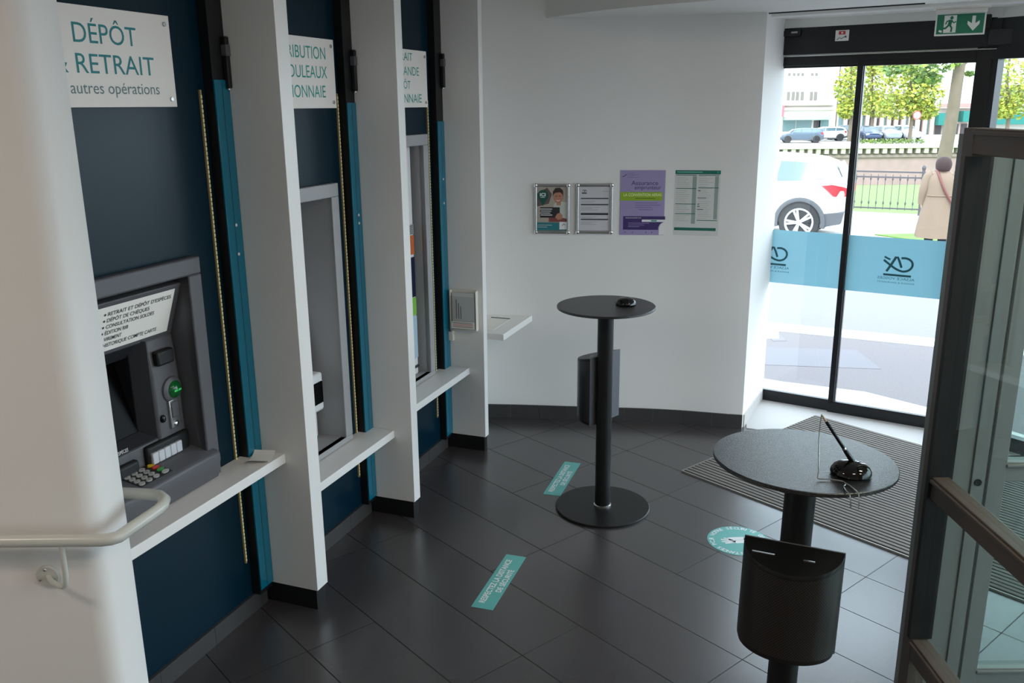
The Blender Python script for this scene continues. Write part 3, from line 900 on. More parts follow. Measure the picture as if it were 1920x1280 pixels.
g = MB()                               # receipt, lightly curled
mx = Matrix.Translation((-0.060, -0.104, 0.694)) @ Matrix.Rotation(R(20), 4, 'Z')
rr = []
for k in range(9):
    x = -0.055 + 0.110 * k / 8; z = 0.0035 + 0.012 * (abs(x) / 0.055) ** 3
    rr.append([mx @ Vector((x, -0.042, z)), mx @ Vector((x, 0.042, z + 0.004)), mx @ Vector((x, 0.042, z + 0.0048)), mx @ Vector((x, -0.042, z + 0.0008))])
g.loft(rr, PAPER)
o = place(g.build('receipt'), tuple(bank(0, 0)), BANK_A); tag(o, 'crumpled white receipt on right end of the cash machine shelf', 'receipt')
g = MB(); g.box(2.10, 2.40, -0.24, -0.10, 0.7102, 0.7135, PAPER)
g.box(2.393, 2.402, -0.235, -0.105, 0.7105, 0.7165, ATM_DARK)
o = place(g.build('paper_sheet'), tuple(bank(0, 0)), BANK_A); tag(o, 'white paper sheet with dark edge on the far writing shelf', 'paper')

# ------------------------------------------------------------------ handrail
t = thing('handrail', 'pale grey tubular handrail bracketed to the near white wall', 'handrail', (0, 0, 0))
zr = 0.90
path = [(-4.0, 2.178, zr), (-1.13, 2.186, zr), (-1.108, 2.192, zr), (-1.092, 2.205, zr), (-1.048, 2.37, zr), (-1.046, 2.40, zr), (-1.055, 2.44, zr), (-1.08, 2.468, zr), (-1.115, 2.480, zr), (-1.30, 2.505, zr)]
g = MB(); g.tube(path[:2] + [Vector(p) for p in path[2:]], 0.0175, RAIL_PAINT, 18); g.build('rail', t)
g = MB(); g.tube(smooth_path([(-1.330, 2.248, 0.757), (-1.300, 2.215, 0.755), (-1.262, 2.190, 0.757), (-1.246, 2.182, 0.772), (-1.241, 2.180, 0.81), (-1.240, 2.180, 0.888)], 4), 0.0075, RAIL_PAINT, 12); g.build('bracket', t)
g = MB(); g.lathe([(0, 0.008), (0.031, 0.008), (0.033, 0.005), (0.033, 0.0)], RAIL_PAINT, seg=28, mx=Matrix.Translation((-1.330, 2.2495, 0.757)) @ rot); ro = g.build('rosette', t)
for a in (100, 200, 330):
    g = MB(); g.ball((-1.330 + 0.023 * math.cos(R(a)), 2.241, 0.757 + 0.023 * math.sin(R(a))), (0.005, 0.003, 0.005), STEEL, 12, 8); g.build('screw', ro)

# ================================================================== POSTERS ON THE BACK WALL
def wall_tangent(x):
    for a, b in zip(bp3, bp3[1:]):
        if a.x <= x <= b.x:
            k = (x - a.x) / (b.x - a.x)
            return a.lerp(b, k), math.atan2((b - a).y, (b - a).x)
def on_wall(name, label, cat, x, group=None):
    p, a = wall_tangent(x)
    return thing(name, label, cat, (p.x, p.y, 0), a, group)
def snap_frame(t, w, z0, z1):
    g = MB(); r = 0.010
    h = w / 2
    for a, b in (((-h, z0), (h, z0)), ((-h, z1), (h, z1)), ((-h, z0), (-h, z1)), ((h, z0), (h, z1))):
        pa, pb = (a[0], -0.011, a[1]), (b[0], -0.011, b[1])
        g.tube([pa, pb], r, STEEL, 14)
    g.build('frame', t)
    for x in (-h, h):
        for z in (z0, z1):
            g = MB(); g.ball((x, -0.012, z), (0.0145, 0.0125, 0.0145), CHROME, 16, 10); tag(g.build('corner', t), 'chrome corner cap')
SKIN = mat('print_skin', (182, 128, 104), 0.6); HAIR = mat('print_hair', (52, 38, 32), 0.6); GREENP = mat('print_green', (14, 82, 70), 0.5)
t = on_wall('framed_poster', 'leftmost small silver frame with photo poster reading ICI', 'framed poster', 0.262, 'silver snap frames on the back wall')
snap_frame(t, 0.206, 1.26, 1.555)
g = MB()
g.box(-0.1, 0.1, -0.009, -0.002, 1.262, 1.552, mat('print_beige', (176, 164, 152), 0.5))
y = -0.0095
g.poly([(-0.1, 1.50), (-0.03, 1.54), (0.0, 1.50), (-0.02, 1.44), (-0.1, 1.42)], y, mat('print_dusk', (96, 84, 78), 0.6))
g.poly([(0.01, 1.43), (0.03, 1.455), (0.098, 1.45), (0.098, 1.33), (0.01, 1.33)], y, mat('print_shirt', (196, 200, 192), 0.6))      # shirt
g.poly([(-0.02, 1.36), (0.03, 1.36), (0.098, 1.345), (0.098, 1.325), (-0.02, 1.325)], y - 0.0003, mat('print_table', (128, 70, 66), 0.6))
g.rect(0.030, 0.056, 1.430, 1.462, y - 0.0003, SKIN)
g.disc(0.040, 1.482, 0.030, 0.040, y - 0.0006, SKIN)
g.poly([(0.005, 1.480), (0.006, 1.515), (0.022, 1.538), (0.050, 1.540), (0.070, 1.522), (0.073, 1.482), (0.066, 1.500), (0.050, 1.512), (0.022, 1.508), (0.011, 1.500)], y - 0.0009, HAIR)
for ex_ in (0.028, 0.050): g.disc(ex_, 1.487, 0.005, 0.0025, y - 0.0009, HAIR)
g.stroke([(0.028, 1.462), (0.038, 1.457), (0.050, 1.462)], 0.004, y - 0.0009, TXT_WHITE)
PIN = [(-0.0565 + 0.034 * math.cos(R(a)), 1.492 + 0.034 * math.sin(R(a))) for a in range(-25, 206, 11)] + [(-0.058, 1.425)]
g.poly(PIN, y - 0.0009, GREENP)
g.text('ICI', TXT_WHITE, -0.076, -0.040, 1.487, 0.019, y - 0.0014, bold=0.03)
g.rect(-0.072, -0.044, 1.478, 1.481, y - 0.0014, TXT_WHITE)
g.poly([(-0.075, 1.418), (0.050, 1.418), (0.050, 1.352), (-0.075, 1.352)], y - 0.0012, mat('print_tablet', (42, 40, 44), 0.4))
for k in range(4): g.rect(-0.075 + 0.004 * (k % 2), 0.002 - 0.006 * (k % 3), 1.404 - k * 0.0125, 1.4085 - k * 0.0125, y - 0.0016, TXT_WHITE)
g.poly([(0.020, 1.355), (0.034, 1.378), (0.052, 1.384), (0.070, 1.366), (0.064, 1.345), (0.040, 1.338)], y - 0.0016, SKIN)
g.rect(-0.1, 0.098, 1.272, 1.322, y - 0.0012, mat('print_teal', (36, 118, 128), 0.5))
g.rect(-0.09, 0.0, 1.304, 1.306, y - 0.0016, TXT_WHITE); g.rect(-0.09, -0.03, 1.292, 1.294, y - 0.0016, TXT_WHITE)
g.rect(0.048, 0.093, 1.278, 1.326, y - 0.0016, TXT_WHITE)
g.stroke([(0.066, 1.302), (0.076, 1.315), (0.084, 1.306)], 0.004, y - 0.002, TXT_DARK)
g.build('print', t, smooth=False)
t = on_wall('framed_poster', 'second small silver frame with grey text sheet and four dark bars', 'framed poster', 0.528, 'silver snap frames on the back wall')
snap_frame(t, 0.212, 1.262, 1.556)
g = MB(); g.box(-0.103, 0.103, -0.009, -0.002, 1.264, 1.554, mat('print_grey_sheet', (205, 202, 206), 0.5))
y = -0.0095
for z, h in ((1.470, 0.007), (1.431, 0.008), (1.370, 0.013), (1.338, 0.008)): g.rect(-0.086, 0.086, z, z + h, y, TXT_DARK)
FAINT = mat('print_faint', (160, 158, 162), 0.6)
for z in (1.455, 1.447, 1.416, 1.408, 1.400, 1.356, 1.350, 1.326, 1.318, 1.310): g.rect(-0.086, random.uniform(-0.02, 0.06), z, z + 0.0025, y, FAINT)
g.stroke([(-0.076, 1.518), (-0.070, 1.527), (-0.060, 1.524), (-0.062, 1.516)], 0.004, y, TXT_DARK); g.stroke([(-0.066, 1.514), (-0.056, 1.528), (-0.050, 1.516)], 0.004, y, TXT_DARK)
g.rect(-0.080, -0.050, 1.503, 1.511, y, TXT_DARK); g.rect(0.045, 0.085, 1.516, 1.519, y, FAINT)
g.build('print', t, smooth=False)

t = on_wall('poster', 'large lilac poster reading Assurance emprunteur with green band', 'poster', 0.828)
LIL = mat('print_lilac', (156, 144, 186), 0.5); VIO = mat('print_violet', (62, 44, 104), 0.5); LIME = mat('print_lime', (142, 176, 36), 0.5); LILD = mat('print_lilac_dark', (112, 98, 150), 0.5)
g = MB(); g.box(-0.143, 0.143, -0.004, -0.0005, 1.245, 1.647, LIL); pp = g.build('sheet', t)
g = MB(); y = -0.0045
g.text('Assurance', VIO, -0.075, 0.088, 1.556, 0.026, y); g.text('emprunteur', VIO, -0.055, 0.108, 1.530, 0.024, y - 0.0003)
g.rect(-0.142, 0.118, 1.460, 1.514, y, LIME)
g.text('LA CONVENTION AERAS', mat('print_pale_lime', (224, 236, 170), 0.5), -0.122, 0.112, 1.488, 0.017, y - 0.0005, bold=0.02)
g.rect(-0.05, 0.075, 1.472, 1.477, y - 0.0005, mat('print_olive', (92, 116, 30), 0.5))
for k, e in enumerate((0.09, 0.108, 0.055, 0.06)): g.rect(-0.05 + (0.022 if k == 3 else 0), e, 1.444 - k * 0.014, 1.4475 - k * 0.014, y, LILD)
for k in range(4): g.rect(-0.103, -0.06 + 0.03 * (k % 2), 1.628 - k * 0.009, 1.630 - k * 0.009, y, LILD)
g.stroke([(-0.132, 1.606), (-0.118, 1.612), (-0.107, 1.622)], 0.004, y, VIO)
pts = [(-0.122, 1.278), (-0.122, 1.363), (0.139, 1.363), (0.139, 1.328)] + [(0.139 + 0.042 * math.cos(R(a)), 1.284 + 0.044 * math.sin(R(a))) for a in range(90, 181, 10)] + [(0.098, 1.278)]
g.poly(pts, y, VIO)
g.text('POUR EN SAVOIR PLUS', TXT_WHITE, -0.108, -0.010, 1.349, 0.007, y - 0.0005)
g.rect(-0.005, 0.139, 1.328, 1.342, y - 0.0005, TXT_WHITE); g.rect(0.052, 0.088, 1.331, 1.339, y - 0.0009, TXT_GREEN)
for k in range(3): g.rect(-0.09, 0.04 - 0.03 * k, 1.318 - k * 0.011, 1.321 - k * 0.011, y - 0.0005, LIL)
g.poly([(0.142, 1.247), (0.142, 1.328)] + [(0.142 + 0.040 * math.cos(R(a)), 1.287 + 0.041 * math.sin(R(a))) for a in range(90, 181, 10)] + [(0.102, 1.247)], y - 0.0003, WHITE_WALL)
for k in range(4): g.disc((-0.108, -0.062, 0.022, 0.058)[k], 1.262, 0.004, 0.005, y, LILD)
g.build('print', pp, smooth=False)

t = on_wall('price_list', 'white tariff sheet with green header, rightmost on the back wall', 'notice', 1.150)
g = MB(); g.box(-0.137, 0.137, -0.004, -0.0005, 1.248, 1.648, mat('print_sheet', (214, 216, 212), 0.5)); pp = g.build('sheet', t)
g = MB(); y = -0.0045
DG = mat('print_deep_green', (18, 106, 92), 0.5); GR = mat('print_grey_bar', (150, 166, 160), 0.5)
g.rect(-0.136, 0.136, 1.624, 1.647, y, DG); g.rect(-0.126, 0.028, 1.634, 1.639, y - 0.0005, mat('print_pale_green', (130, 200, 182), 0.5)); g.rect(0.112, 0.126, 1.630, 1.642, y - 0.0005, TXT_GREEN)
g.rect(-0.030, -0.006, 1.320, 1.612, y, GR); g.rect(0.104, 0.126, 1.350, 1.612, y, GR)
for z in (1.616, 1.534, 1.440, 1.380): g.rect(-0.130, -0.006, z, z + 0.0042, y - 0.0004, DG)
for z in (1.616, 1.540, 1.340): g.rect(0.004, 0.128, z, z + 0.0040, y - 0.0004, DG)
for z, e in ((1.522, 0.02), (1.478, 0.055), (1.440, 0.015), (1.426, 0.018), (1.408, 0.04)): g.rect(0.004, e, z, z + 0.0045, y, TXT_DARK)
for k in range(24):
    z = 1.604 - k * 0.0116
    if min(abs(z - q) for q in (1.534, 1.44, 1.38)) > 0.005: g.rect(-0.126, random.uniform(-0.075, -0.036), z, z + 0.0016, y, FAINT)
    g.rect(0.008, random.uniform(0.05, 0.095), z + 0.004, z + 0.0056, y, FAINT)
g.rect(-0.132, 0.122, 1.278, 1.296, y, DG)
g.build('print', pp, smooth=False)

# ================================================================== FLOOR STICKERS
def strip_sticker(label, p, L, w, ang):
    t = thing('floor_sticker', label, 'floor sticker', (p[0], p[1], 0.0), ang, 'teal distance stickers on the floor')
    g = MB(); g.box(0, L, -w, 0, 0.0002, 0.0012, STICKER); g.build('film', t, smooth=False)
    g = MB(); g.text('RESPECTEZ LA DISTANCE', TXT_WHITE, L * 0.09, L * 0.90, -w * 0.46, w * 0.27, 0.0016, 'xy', bold=0.022); g.build('lettering', t, smooth=False)
    g = MB(); g.text('DE SÉCURITÉ', TXT_WHITE, L * 0.30, L * 0.715, -w * 0.86, w * 0.25, 0.0016, 'xy', bold=0.022); g.build('lettering', t, smooth=False)
strip_sticker('nearer teal strip sticker on dark tiles by the nearest fin', (-0.184, 3.287), 0.468, 0.097, R(71.6))
strip_sticker('farther teal strip sticker beside base of the far round table', (0.160, 4.390), 0.470, 0.097, R(72.0))
t = thing('floor_sticker', 'round teal sticker on dark tiles left of the near table', 'floor sticker', (1.085, 3.842, 0), R(-20))
g = MB(); g.prism([(0.148 * math.cos(2 * PI * k / 48), 0.148 * math.sin(2 * PI * k / 48)) for k in range(48)], 0.0002, 0.0012, STICKER); g.build('film', t, smooth=False)
g = MB()
ring = 'POUR NOTRE SÉCURITÉ GARDONS NOS DISTANCES '
for k, ch in enumerate(ring):
    if ch == ' ': continue
    a = R(215) - 2 * PI * k / len(ring)
    m4 = Matrix.Rotation(a - PI / 2, 4, 'Z') @ Matrix.Translation((0, 0.117, 0))
    g.text(ch, TXT_WHITE, -0.006, None, 0, 0.021, 0.0016, 'xy', mx=m4, bold=0.02)
g.build('lettering', t, smooth=False)
g = MB()                               # two white hands, drawn flat
def flat_stroke(pts, w):
    gm_ = MB(); gm_.stroke(pts, w, 0, TXT_WHITE)
    g.add([(v[0], v[2], 0.0016) for v in gm_.v], gm_.f, TXT_WHITE)
for sx, dx, dy in ((1, -0.012, -0.018), (-1, 0.022, 0.030)):
    for a, L in ((160, 0.062), (178, 0.070), (196, 0.066), (214, 0.054)):
        ax = R(a) if sx == 1 else R(180 - a)
        flat_stroke([(dx, dy + 0.004 * (a - 187) / 18 * -1), (dx + L * math.cos(ax), dy + L * math.sin(ax))], 0.011)
    flat_stroke([(dx, dy), (dx + sx * 0.030, dy + sx * 0.012), (dx + sx * 0.070, dy + sx * 0.030)], 0.030)
g.build('pictogram', t, smooth=False)

# ================================================================== STANDING TABLES
def table(label, loc, tilt, bin_a, ztop=1.084, r_top=0.243, r_base=0.245, bins=(0.47, 0.80), col=0.040, bw=0.122, bd=0.150, bx=0.0):
    t = thing('standing_table', label, 'table', loc, 0, 'black standing tables')
    t.rotation_euler = (-tilt, tilt, 0)
    g = MB(); g.lathe([(0, ztop - 0.012), (r_top - 0.002, ztop - 0.012), (r_top, ztop - 0.010), (r_top, ztop - 0.002), (r_top - 0.002, ztop), (0, ztop)], TOP_METAL, seg=72); g.build('tabletop', t)
    g = MB(); g.lathe([(0, 0.0), (r_base, 0.0), (r_base, 0.009), (r_base - 0.003, 0.012), (0, 0.012)], BLACK_METAL, seg=72); g.build('base', t)
    g = MB(); g.lathe([(col, 0.010), (col, ztop - 0.010)], BLACK_METAL, seg=36); g.build('column', t)
    g = MB(); g.lathe([(col + 0.006, 0.0118), (col + 0.006, 0.019), (col, 0.022)], STEEL, seg=36); g.build('collar', t)
    # half-round litter bin: flat back against the column, perforated round front
    z0, z1 = bins
    bm_ = Matrix.Rotation(bin_a, 4, 'Z') @ Matrix.Translation((bx, 0, 0))
    w, dp, y0 = bw, bd, -col - 0.004           # half width, depth
    def D(k, rr=1.0):
        return [(w * rr * math.cos(a), y0 - dp * rr * math.sin(a)) for a in [PI * i / 28 for i in range(29)]]
    g = MB()
    outer, inner = D(0), D(0, 0.975)
    PERF = perforated()
    drop = lambda y, z: z - 0.036 * (y0 - y) / dp            # the top slopes down towards the round front
    for rim_, m_ in ((outer, PERF), (inner, BLACK_METAL)):
        rings = [[bm_ @ Vector((x, y, z0 + 0.02)) for x, y in rim_], [bm_ @ Vector((x, y, drop(y, z1 - 0.012))) for x, y in rim_]]
        g.loft(rings, m_, close=False, cap=False)
    b = g.build('bin', t)
    uv = b.data.uv_layers.new(name='sheet')             # the sheet unrolled, for the hole pattern
    inv = bm_.inverted()
    for lp in b.data.loops:
        q = inv @ b.data.vertices[lp.vertex_index].co
        uv.data[lp.index].uv = (math.atan2((y0 - q.y) / dp, q.x / w) * 0.13, q.z)
    g = MB()
    low = [[bm_ @ Vector((x * k, y0 + (y - y0) * k, z)) for x, y in outer] for k, z in ((0.90, z0), (0.97, z0 + 0.005), (1.0, z0 + 0.022))]
    g.loft(low, BLACK_METAL)
    g.build('bin_floor', b)
    g = MB(); g.box(-w, w, y0, y0 + 0.005, z0, z1 + 0.002, BIN_LIT, bm_); tag(g.build('bin_back', b, 0.001), 'flat back plate, lighter grey for the door light on it')
    g = MB()                                          # sloping lid
    rim = [[bm_ @ Vector((x * k, y0 + (y - y0) * k, drop(y, z1 + dz))) for x, y in outer] for k, dz in ((1.0, -0.014), (1.0, -0.006), (0.985, 0.0))]
    g.loft(rim, BLACK_METAL)
    g.build('bin_lid', b)
    for a_, b_ in ((-0.105, -0.045), (0.030, 0.060)):
        g = MB(); zz = drop(y0 - 0.052, z1); g.box(a_, b_, y0 - 0.055, y0 - 0.049, zz - 0.002, zz + 0.0012, STEEL, bm_)
        tag(g.build('ash_slot', b), 'shiny metal slot')
    for zc in (z0 + 0.08, z1 - 0.15):
        g = MB(); g.box(-0.02 - bx, 0.02 - bx, y0 + 0.0035, -col + 0.010, zc, zc + 0.05, BLACK_METAL, bm_); g.build('bin_clamp', b)
    return t
_perf = []
def perforated():
    """black sheet metal with a fine round-hole pattern"""
    if _perf: return _perf[0]
    m = bpy.data.materials.new('perforated_black_sheet')
    m.use_nodes = True
    nt = m.node_tree
    b = nt.nodes['Principled BSDF']
    b.inputs['Roughness'].default_value = 0.35
    b.inputs['Base Color'].default_value = lin(24, 22, 21)
    tc = nt.nodes.new('ShaderNodeTexCoord')
    vo = nt.nodes.new('ShaderNodeTexVoronoi'); vo.inputs['Scale'].default_value = 165; vo.inputs['Randomness'].default_value = 0.0
    mp = nt.nodes.new('ShaderNodeMapping'); mp.inputs['Rotation'].default_value = (0, 0, R(45))
    nt.links.new(tc.outputs['UV'], mp.inputs['Vector']); nt.links.new(mp.outputs[0], vo.inputs['Vector'])
    lt = nt.nodes.new('ShaderNodeMath'); lt.operation = 'LESS_THAN'; lt.inputs[1].default_value = 0.30
    nt.links.new(vo.outputs['Distance'], lt.inputs[0])
    mx = nt.nodes.new('ShaderNodeMix'); mx.data_type = 'RGBA'
    mx.inputs['A'].default_value = lin(19, 16, 15); mx.inputs['B'].default_value = lin(58, 54, 50)
    nt.links.new(lt.outputs[0], mx.inputs['Factor']); nt.links.new(mx.outputs['Result'], b.inputs['Base Color'])
    _perf.append(m)
    return m
table('black round standing table farther back, in front of the white wall', (0.466, 4.226, 0), 0.0, R(-134), bins=(0.455, 0.815), bx=-0.055)
table('black round standing table in the foreground with a pen on top', (0.771, 2.213, 0), 0.024, R(-23), ztop=1.10, bins=(0.557, 0.862), col=0.042, bw=0.134, bd=0.118)

def pen_stand(label, loc, rz, with_pen):
    t = thing('pen_stand', label, 'pen stand', loc, rz, 'glossy black pen stands')
    g = MB(); g.lathe([(0, 0.0), (0.049, 0.0), (0.052, 0.004), (0.051, 0.011), (0.045, 0.022), (0.032, 0.031), (0.012, 0.035), (0, 0.0355)], BLACK_GLOSS, seg=44); g.build('foot', t)
    if with_pen:
        d = Vector((-0.55, 0.12, 0.78)).normalized()
        b0 = Vector((0.004, 0.002, 0.031))
        g = MB(); g.tube([b0, b0 + d * 0.042], [0.0075, 0.0058], BLACK_GLOSS, 14); g.build('socket', t)
        g = MB(); g.tube([b0 + d * 0.040, b0 + d * 0.047], 0.0056, CHROME, 14); g.build('ring', t)
    return t
pen_stand('glossy black pen stand on the far standing table, without pen', (0.566, 4.246, 1.0842), 0, False)
PS = pen_stand('glossy black pen stand with slanted socket on the near standing table', (0.884, 2.128, 1.1008), R(6), True)
d = Vector((-0.55, 0.12, 0.78)).normalized()
pn = thing('pen', 'slim black pen standing slanted in the near pen stand', 'pen', (0.884, 2.128, 1.1008), R(6))
b0 = Vector((0.004, 0.002, 0.031))
g = MB(); g.tube([b0 + d * 0.0475, b0 + d * 0.130, b0 + d * 0.134], [0.0048, 0.0042, 0.0032], mat('pen_black', (14, 14, 22), 0.25), 14); g.build('barrel', pn)
g = MB(); g.tube([b0 + d * 0.134, b0 + d * 0.152, b0 + d * 0.157], [0.0030, 0.0022, 0.0008], mat('pen_tip_beige', (186, 168, 150), 0.4), 12); tag(g.build('tip', pn), 'pale tip')
e = b0 + d * 0.156
ch = smooth_path([e, e + Vector((-0.006, -0.010, -0.05)), e + Vector((-0.016, -0.045, -0.135)), (e.x - 0.020, e.y - 0.055, 0.004), (e.x + 0.010, e.y - 0.062, 0.003), (-0.050, -0.055, 0.003), (-0.052, -0.075, 0.003), (-0.062, -0.086, 0.003), (-0.070, -0.112, 0.004), (-0.072, -0.136, 0.003), (-0.072, -0.144, -0.010), (-0.070, -0.145, -0.030)], 6)
g = MB(); g.tube(ch, 0.0016, STEEL, 6); g.tube(smooth_path([(-0.050, -0.055, 0.003), (-0.044, -0.085, 0.003), (-0.046, -0.112, 0.004), (-0.048, -0.134, 0.003), (-0.049, -0.142, -0.010), (-0.049, -0.143, -0.034)], 6), 0.0016, STEEL, 6)
tag(g.build('chain', pn), 'thin silver bead chain')

for q in (PS, pn): q.rotation_euler = (-0.024, 0.024, R(6))      # they stand on the slightly tilted top

# ================================================================== GLAZED LEAVES AT RIGHT
def leaf(name, label, loc, rz, L, rails, m, glass, stile=0.055, th=0.052, extra=None):
    t = thing(name, label, 'door leaf', loc, rz)
    H = rails[-1][1]
    for x0, x1 in ((0, stile), (L - 0.055, L)):
        g = MB(); g.box(x0, x1, -th / 2, th / 2, 0.008, H, m); g.build('stile', t, 0.002)
    for a, b in rails:
        g = MB(); g.box(stile - 0.002, L - 0.053, -th / 2 + 0.002, th / 2 - 0.002, a, b, m)
        g.box(stile - 0.002, L - 0.053, -th / 2 - 0.006, th / 2 + 0.006, b - 0.016, b - 0.006, m)
        g.build('rail', t, 0.002)
    for (a, b), (c_, d_) in zip(rails, rails[1:]):
        g = MB(); g.box(stile - 0.004, L - 0.051, -0.004, 0.004, b - 0.004, c_ + 0.004, glass); g.build('pane', t)
    return t
t = leaf('glazed_door_leaf', 'bronze framed glazed door leaf in right foreground, standing open', (1.235, 2.40, 0), R(-90), 1.05, [(0.008, 0.10), (0.385, 0.455), (0.925, 0.992), (1.905, 1.972)], BRONZE, GLASS_G)
g = MB(); g.box(0.040, 0.058, -0.034, 0.034, 0.46, 1.90, BLACK); tag(g.build('gasket', t), 'black glazing gasket')
t = leaf('glazed_gate', 'grey aluminium glazed gate behind the bronze leaf, with grooved post', (1.37, 2.72, 0), 0, 1.30, [(0.008, 0.10), (0.815, 0.885), (1.88, 1.945)], GREY_ALU, GLASS_G, stile=0.265)
g = MB()
for x in (0.055, 0.195, 0.203): g.box(x, x + 0.006, -0.0275, -0.0262, 0.02, 1.94, mat('groove_shadow_gap', (52, 58, 58), 0.6))
g.build('groove', t)
g = MB(); g.box(0.150, 0.195, -0.032, -0.0262, 0.02, 1.935, GREY_ALU); g.build('cover_strip', t, 0.002)
g = MB(); g.cyl((0.172, -0.036, 0.818), (0.172, -0.031, 0.818), 0.012, BLACK, 18); tag(g.build('lock', t), 'round black lock cylinder')

# ================================================================== OUTSIDE
ZO = -0.45                             # street level
EA = R(-27)
EX = Vector((math.cos(EA), math.sin(EA), 0)); EY = Vector((-EX.y, EX.x, 0))
def E(a, b, z=ZO):
    return EX * a + EY * b + Vector((0, 0, z))
def ground(px, py, z=ZO):
    p = at(px, py, 1.0) - Vector((0, 0, CAM_H))
    return Vector((0, 0, CAM_H)) + p * ((z - CAM_H) / p.z)
ASPH = mat('speckled_asphalt', (104, 97, 98), 0.9, noise=0.28, nscale=60)
ASPH2 = mat('road_asphalt', (112, 109, 113), 0.9, noise=0.08, nscale=20)
PATCH = mat('asphalt_patch', (107, 103, 107), 0.9, noise=0.08, nscale=60)
KERB = mat('pale_kerb_stone', (196, 194, 190), 0.85, noise=0.06)
PAVE = mat('pale_paving', (172, 168, 162), 0.9, noise=0.08, nscale=8)
GRASS = mat('grass', (92, 128, 50), 0.9, noise=0.3, nscale=3)
PINKS = mat('pink_sandstone', (152, 128, 124), 0.9, noise=0.22, nscale=1.5)
STONE = mat('pale_stone', (176, 168, 150), 0.9, noise=0.08, nscale=3)
def slab(name, pts, z0, z1, m):
    g = MB(); g.prism([(p[0], p[1]) for p in pts], z0, z1, m)
    return struct(g.build(name, smooth=False))
step = [door(-2.2, 0.08), door(1.3, 0.08), DR + Vector((0.6, -0.75, 0)), (RX + 0.05, W2E.y), (RX + 0.05, -3.7, 0), (RX + 0.75, -3.7, 0), (RX + 0.75, W2E.y + 0.3, 0), (3.45, 5.35, 0), (3.18, 5.80, 0), (2.70, 6.38, 0), (2.14, 6.66, 0), door(-2.2, 0.88)]
slab('entrance_step', step, ZO, -0.10, KERB)
slab('pavement_near', [E(-14, 2), E(40, -12), E(40, 9.92), E(-14, 9.92)], ZO - 0.3, ZO, ASPH)
slab('kerb', [E(-14, 9.92), E(40, 9.92), E(40, 10.27), E(-14, 10.27)], ZO - 0.3, ZO + 0.01, KERB)
slab('street', [E(-14, 10.27), E(40, 10.27), E(40, 15.7), E(-14, 15.7)], ZO - 0.3, ZO - 0.02, ASPH2)
slab('pavement_far', [E(-14, 15.7), E(40, 15.7), E(40, 22.2), E(-14, 22.2)], ZO - 0.3, ZO, PAVE)
slab('pavement_patch', [ground(1380, 650), ground(1606, 656), ground(1652, 692), ground(1380, 682)], ZO, ZO + 0.003, PATCH)
g = MB()
for k in range(4):
    for j in range(5):
        p = ground(1438 + 6 * k, 622 + 3 * j); g.box(p.x - 0.02, p.x + 0.02, p.y - 0.03, p.y + 0.03, ZO + 0.0005, ZO + 0.006, KERB)
p0 = ground(1435, 619); p1 = ground(1464, 637)
g.box(p0.x - 0.05, p1.x + 0.05, p1.y - 0.05, p0.y + 0.05, ZO - 0.01, ZO + 0.004, PATCH)
tag(g.build('drain_grate', smooth=False), 'square drain grate in the pavement outside left door pane', 'grate')
# grass: strip by the woman, bank behind the railing, canal wall beyond
g = MB(); g.prism([(p.x, p.y) for p in (ground(1640, 441), ground(1830, 436), ground(1850, 462), ground(1700, 449))], ZO, ZO + 0.02, GRASS)
tag(g.build('grass_strip', smooth=False), 'strip of grass at the feet of the woman outside', 'grass', kind='stuff')
g = MB()
a, b = E(-14, 22.2), E(50, 22.2)
g.add([(a.x, a.y, ZO - 0.02), (b.x, b.y, ZO - 0.02), (70, 84.5, -5.6), (-10, 84.5, -5.6), (a.x, a.y, -7), (b.x, b.y, -7), (70, 84.5, -7), (-10, 84.5, -7)], [(0, 1, 2, 3), (4, 7, 6, 5), (0, 4, 5, 1), (2, 6, 7, 3), (0, 3, 7, 4), (1, 5, 6, 2)], GRASS)
struct(g.build('grass_bank', smooth=False))
g = MB(); g.box(-10, 70, 84.5, 87, -7.2, -2.75, PINKS)
g.box(-10, 70, 84.3, 84.6, -3.0, -2.75, mat('string_course', (140, 122, 116), 0.9))
struct(g.build('canal_wall', smooth=False))
g = MB(); g.box(-10, 70, 83.9, 87, -2.15, -1.88, STONE)
x = 10.0
while x < 60:
    g.box(x, x + 0.40, 84.0, 84.5, -2.62, -2.10, STONE); x += 0.78
g.box(-10, 70, 84.42, 84.6, -2.76, -2.14, mat('corbel_recess', (112, 104, 92), 0.9))
struct(g.build('canal_cornice', smooth=False))
slab('quay_street', [(-10, 86, 0), (90, 86, 0), (90, 120, 0), (-10, 120, 0)], -3.2, -2.0, PAVE)

# wrought iron railing
IRON = mat('wrought_iron', (70, 66, 70), 0.6)
t = thing('iron_railing', 'wrought iron railing before the grass across the street', 'railing', tuple(E(0, 21.9)), EA)
g = MB()
for z in (0.94, 0.82, 0.12): g.box(-4, 14, -0.015, 0.015, z, z + 0.035, IRON)
g.build('rail', t)
k = 0
x = -3.9
while x < 13.9:
    g = MB()
    if k % 10 == 0:
        g.box(x - 0.03, x + 0.03, -0.03, 0.03, 0, 1.02, IRON); g.ball((x, 0, 1.06), (0.045, 0.045, 0.06), IRON, 12, 8)
        g.build('post', t)
    else:
        g.cyl((x, 0, 0.10), (x, 0, 0.90), 0.008, IRON, 6)
        g.ball((x, 0, 0.26), (0.02, 0.02, 0.045), IRON, 8, 6); g.ball((x, 0, 0.80), (0.02, 0.02, 0.04), IRON, 8, 6)
        g.build('bar', t)
    k += 1; x += 0.155

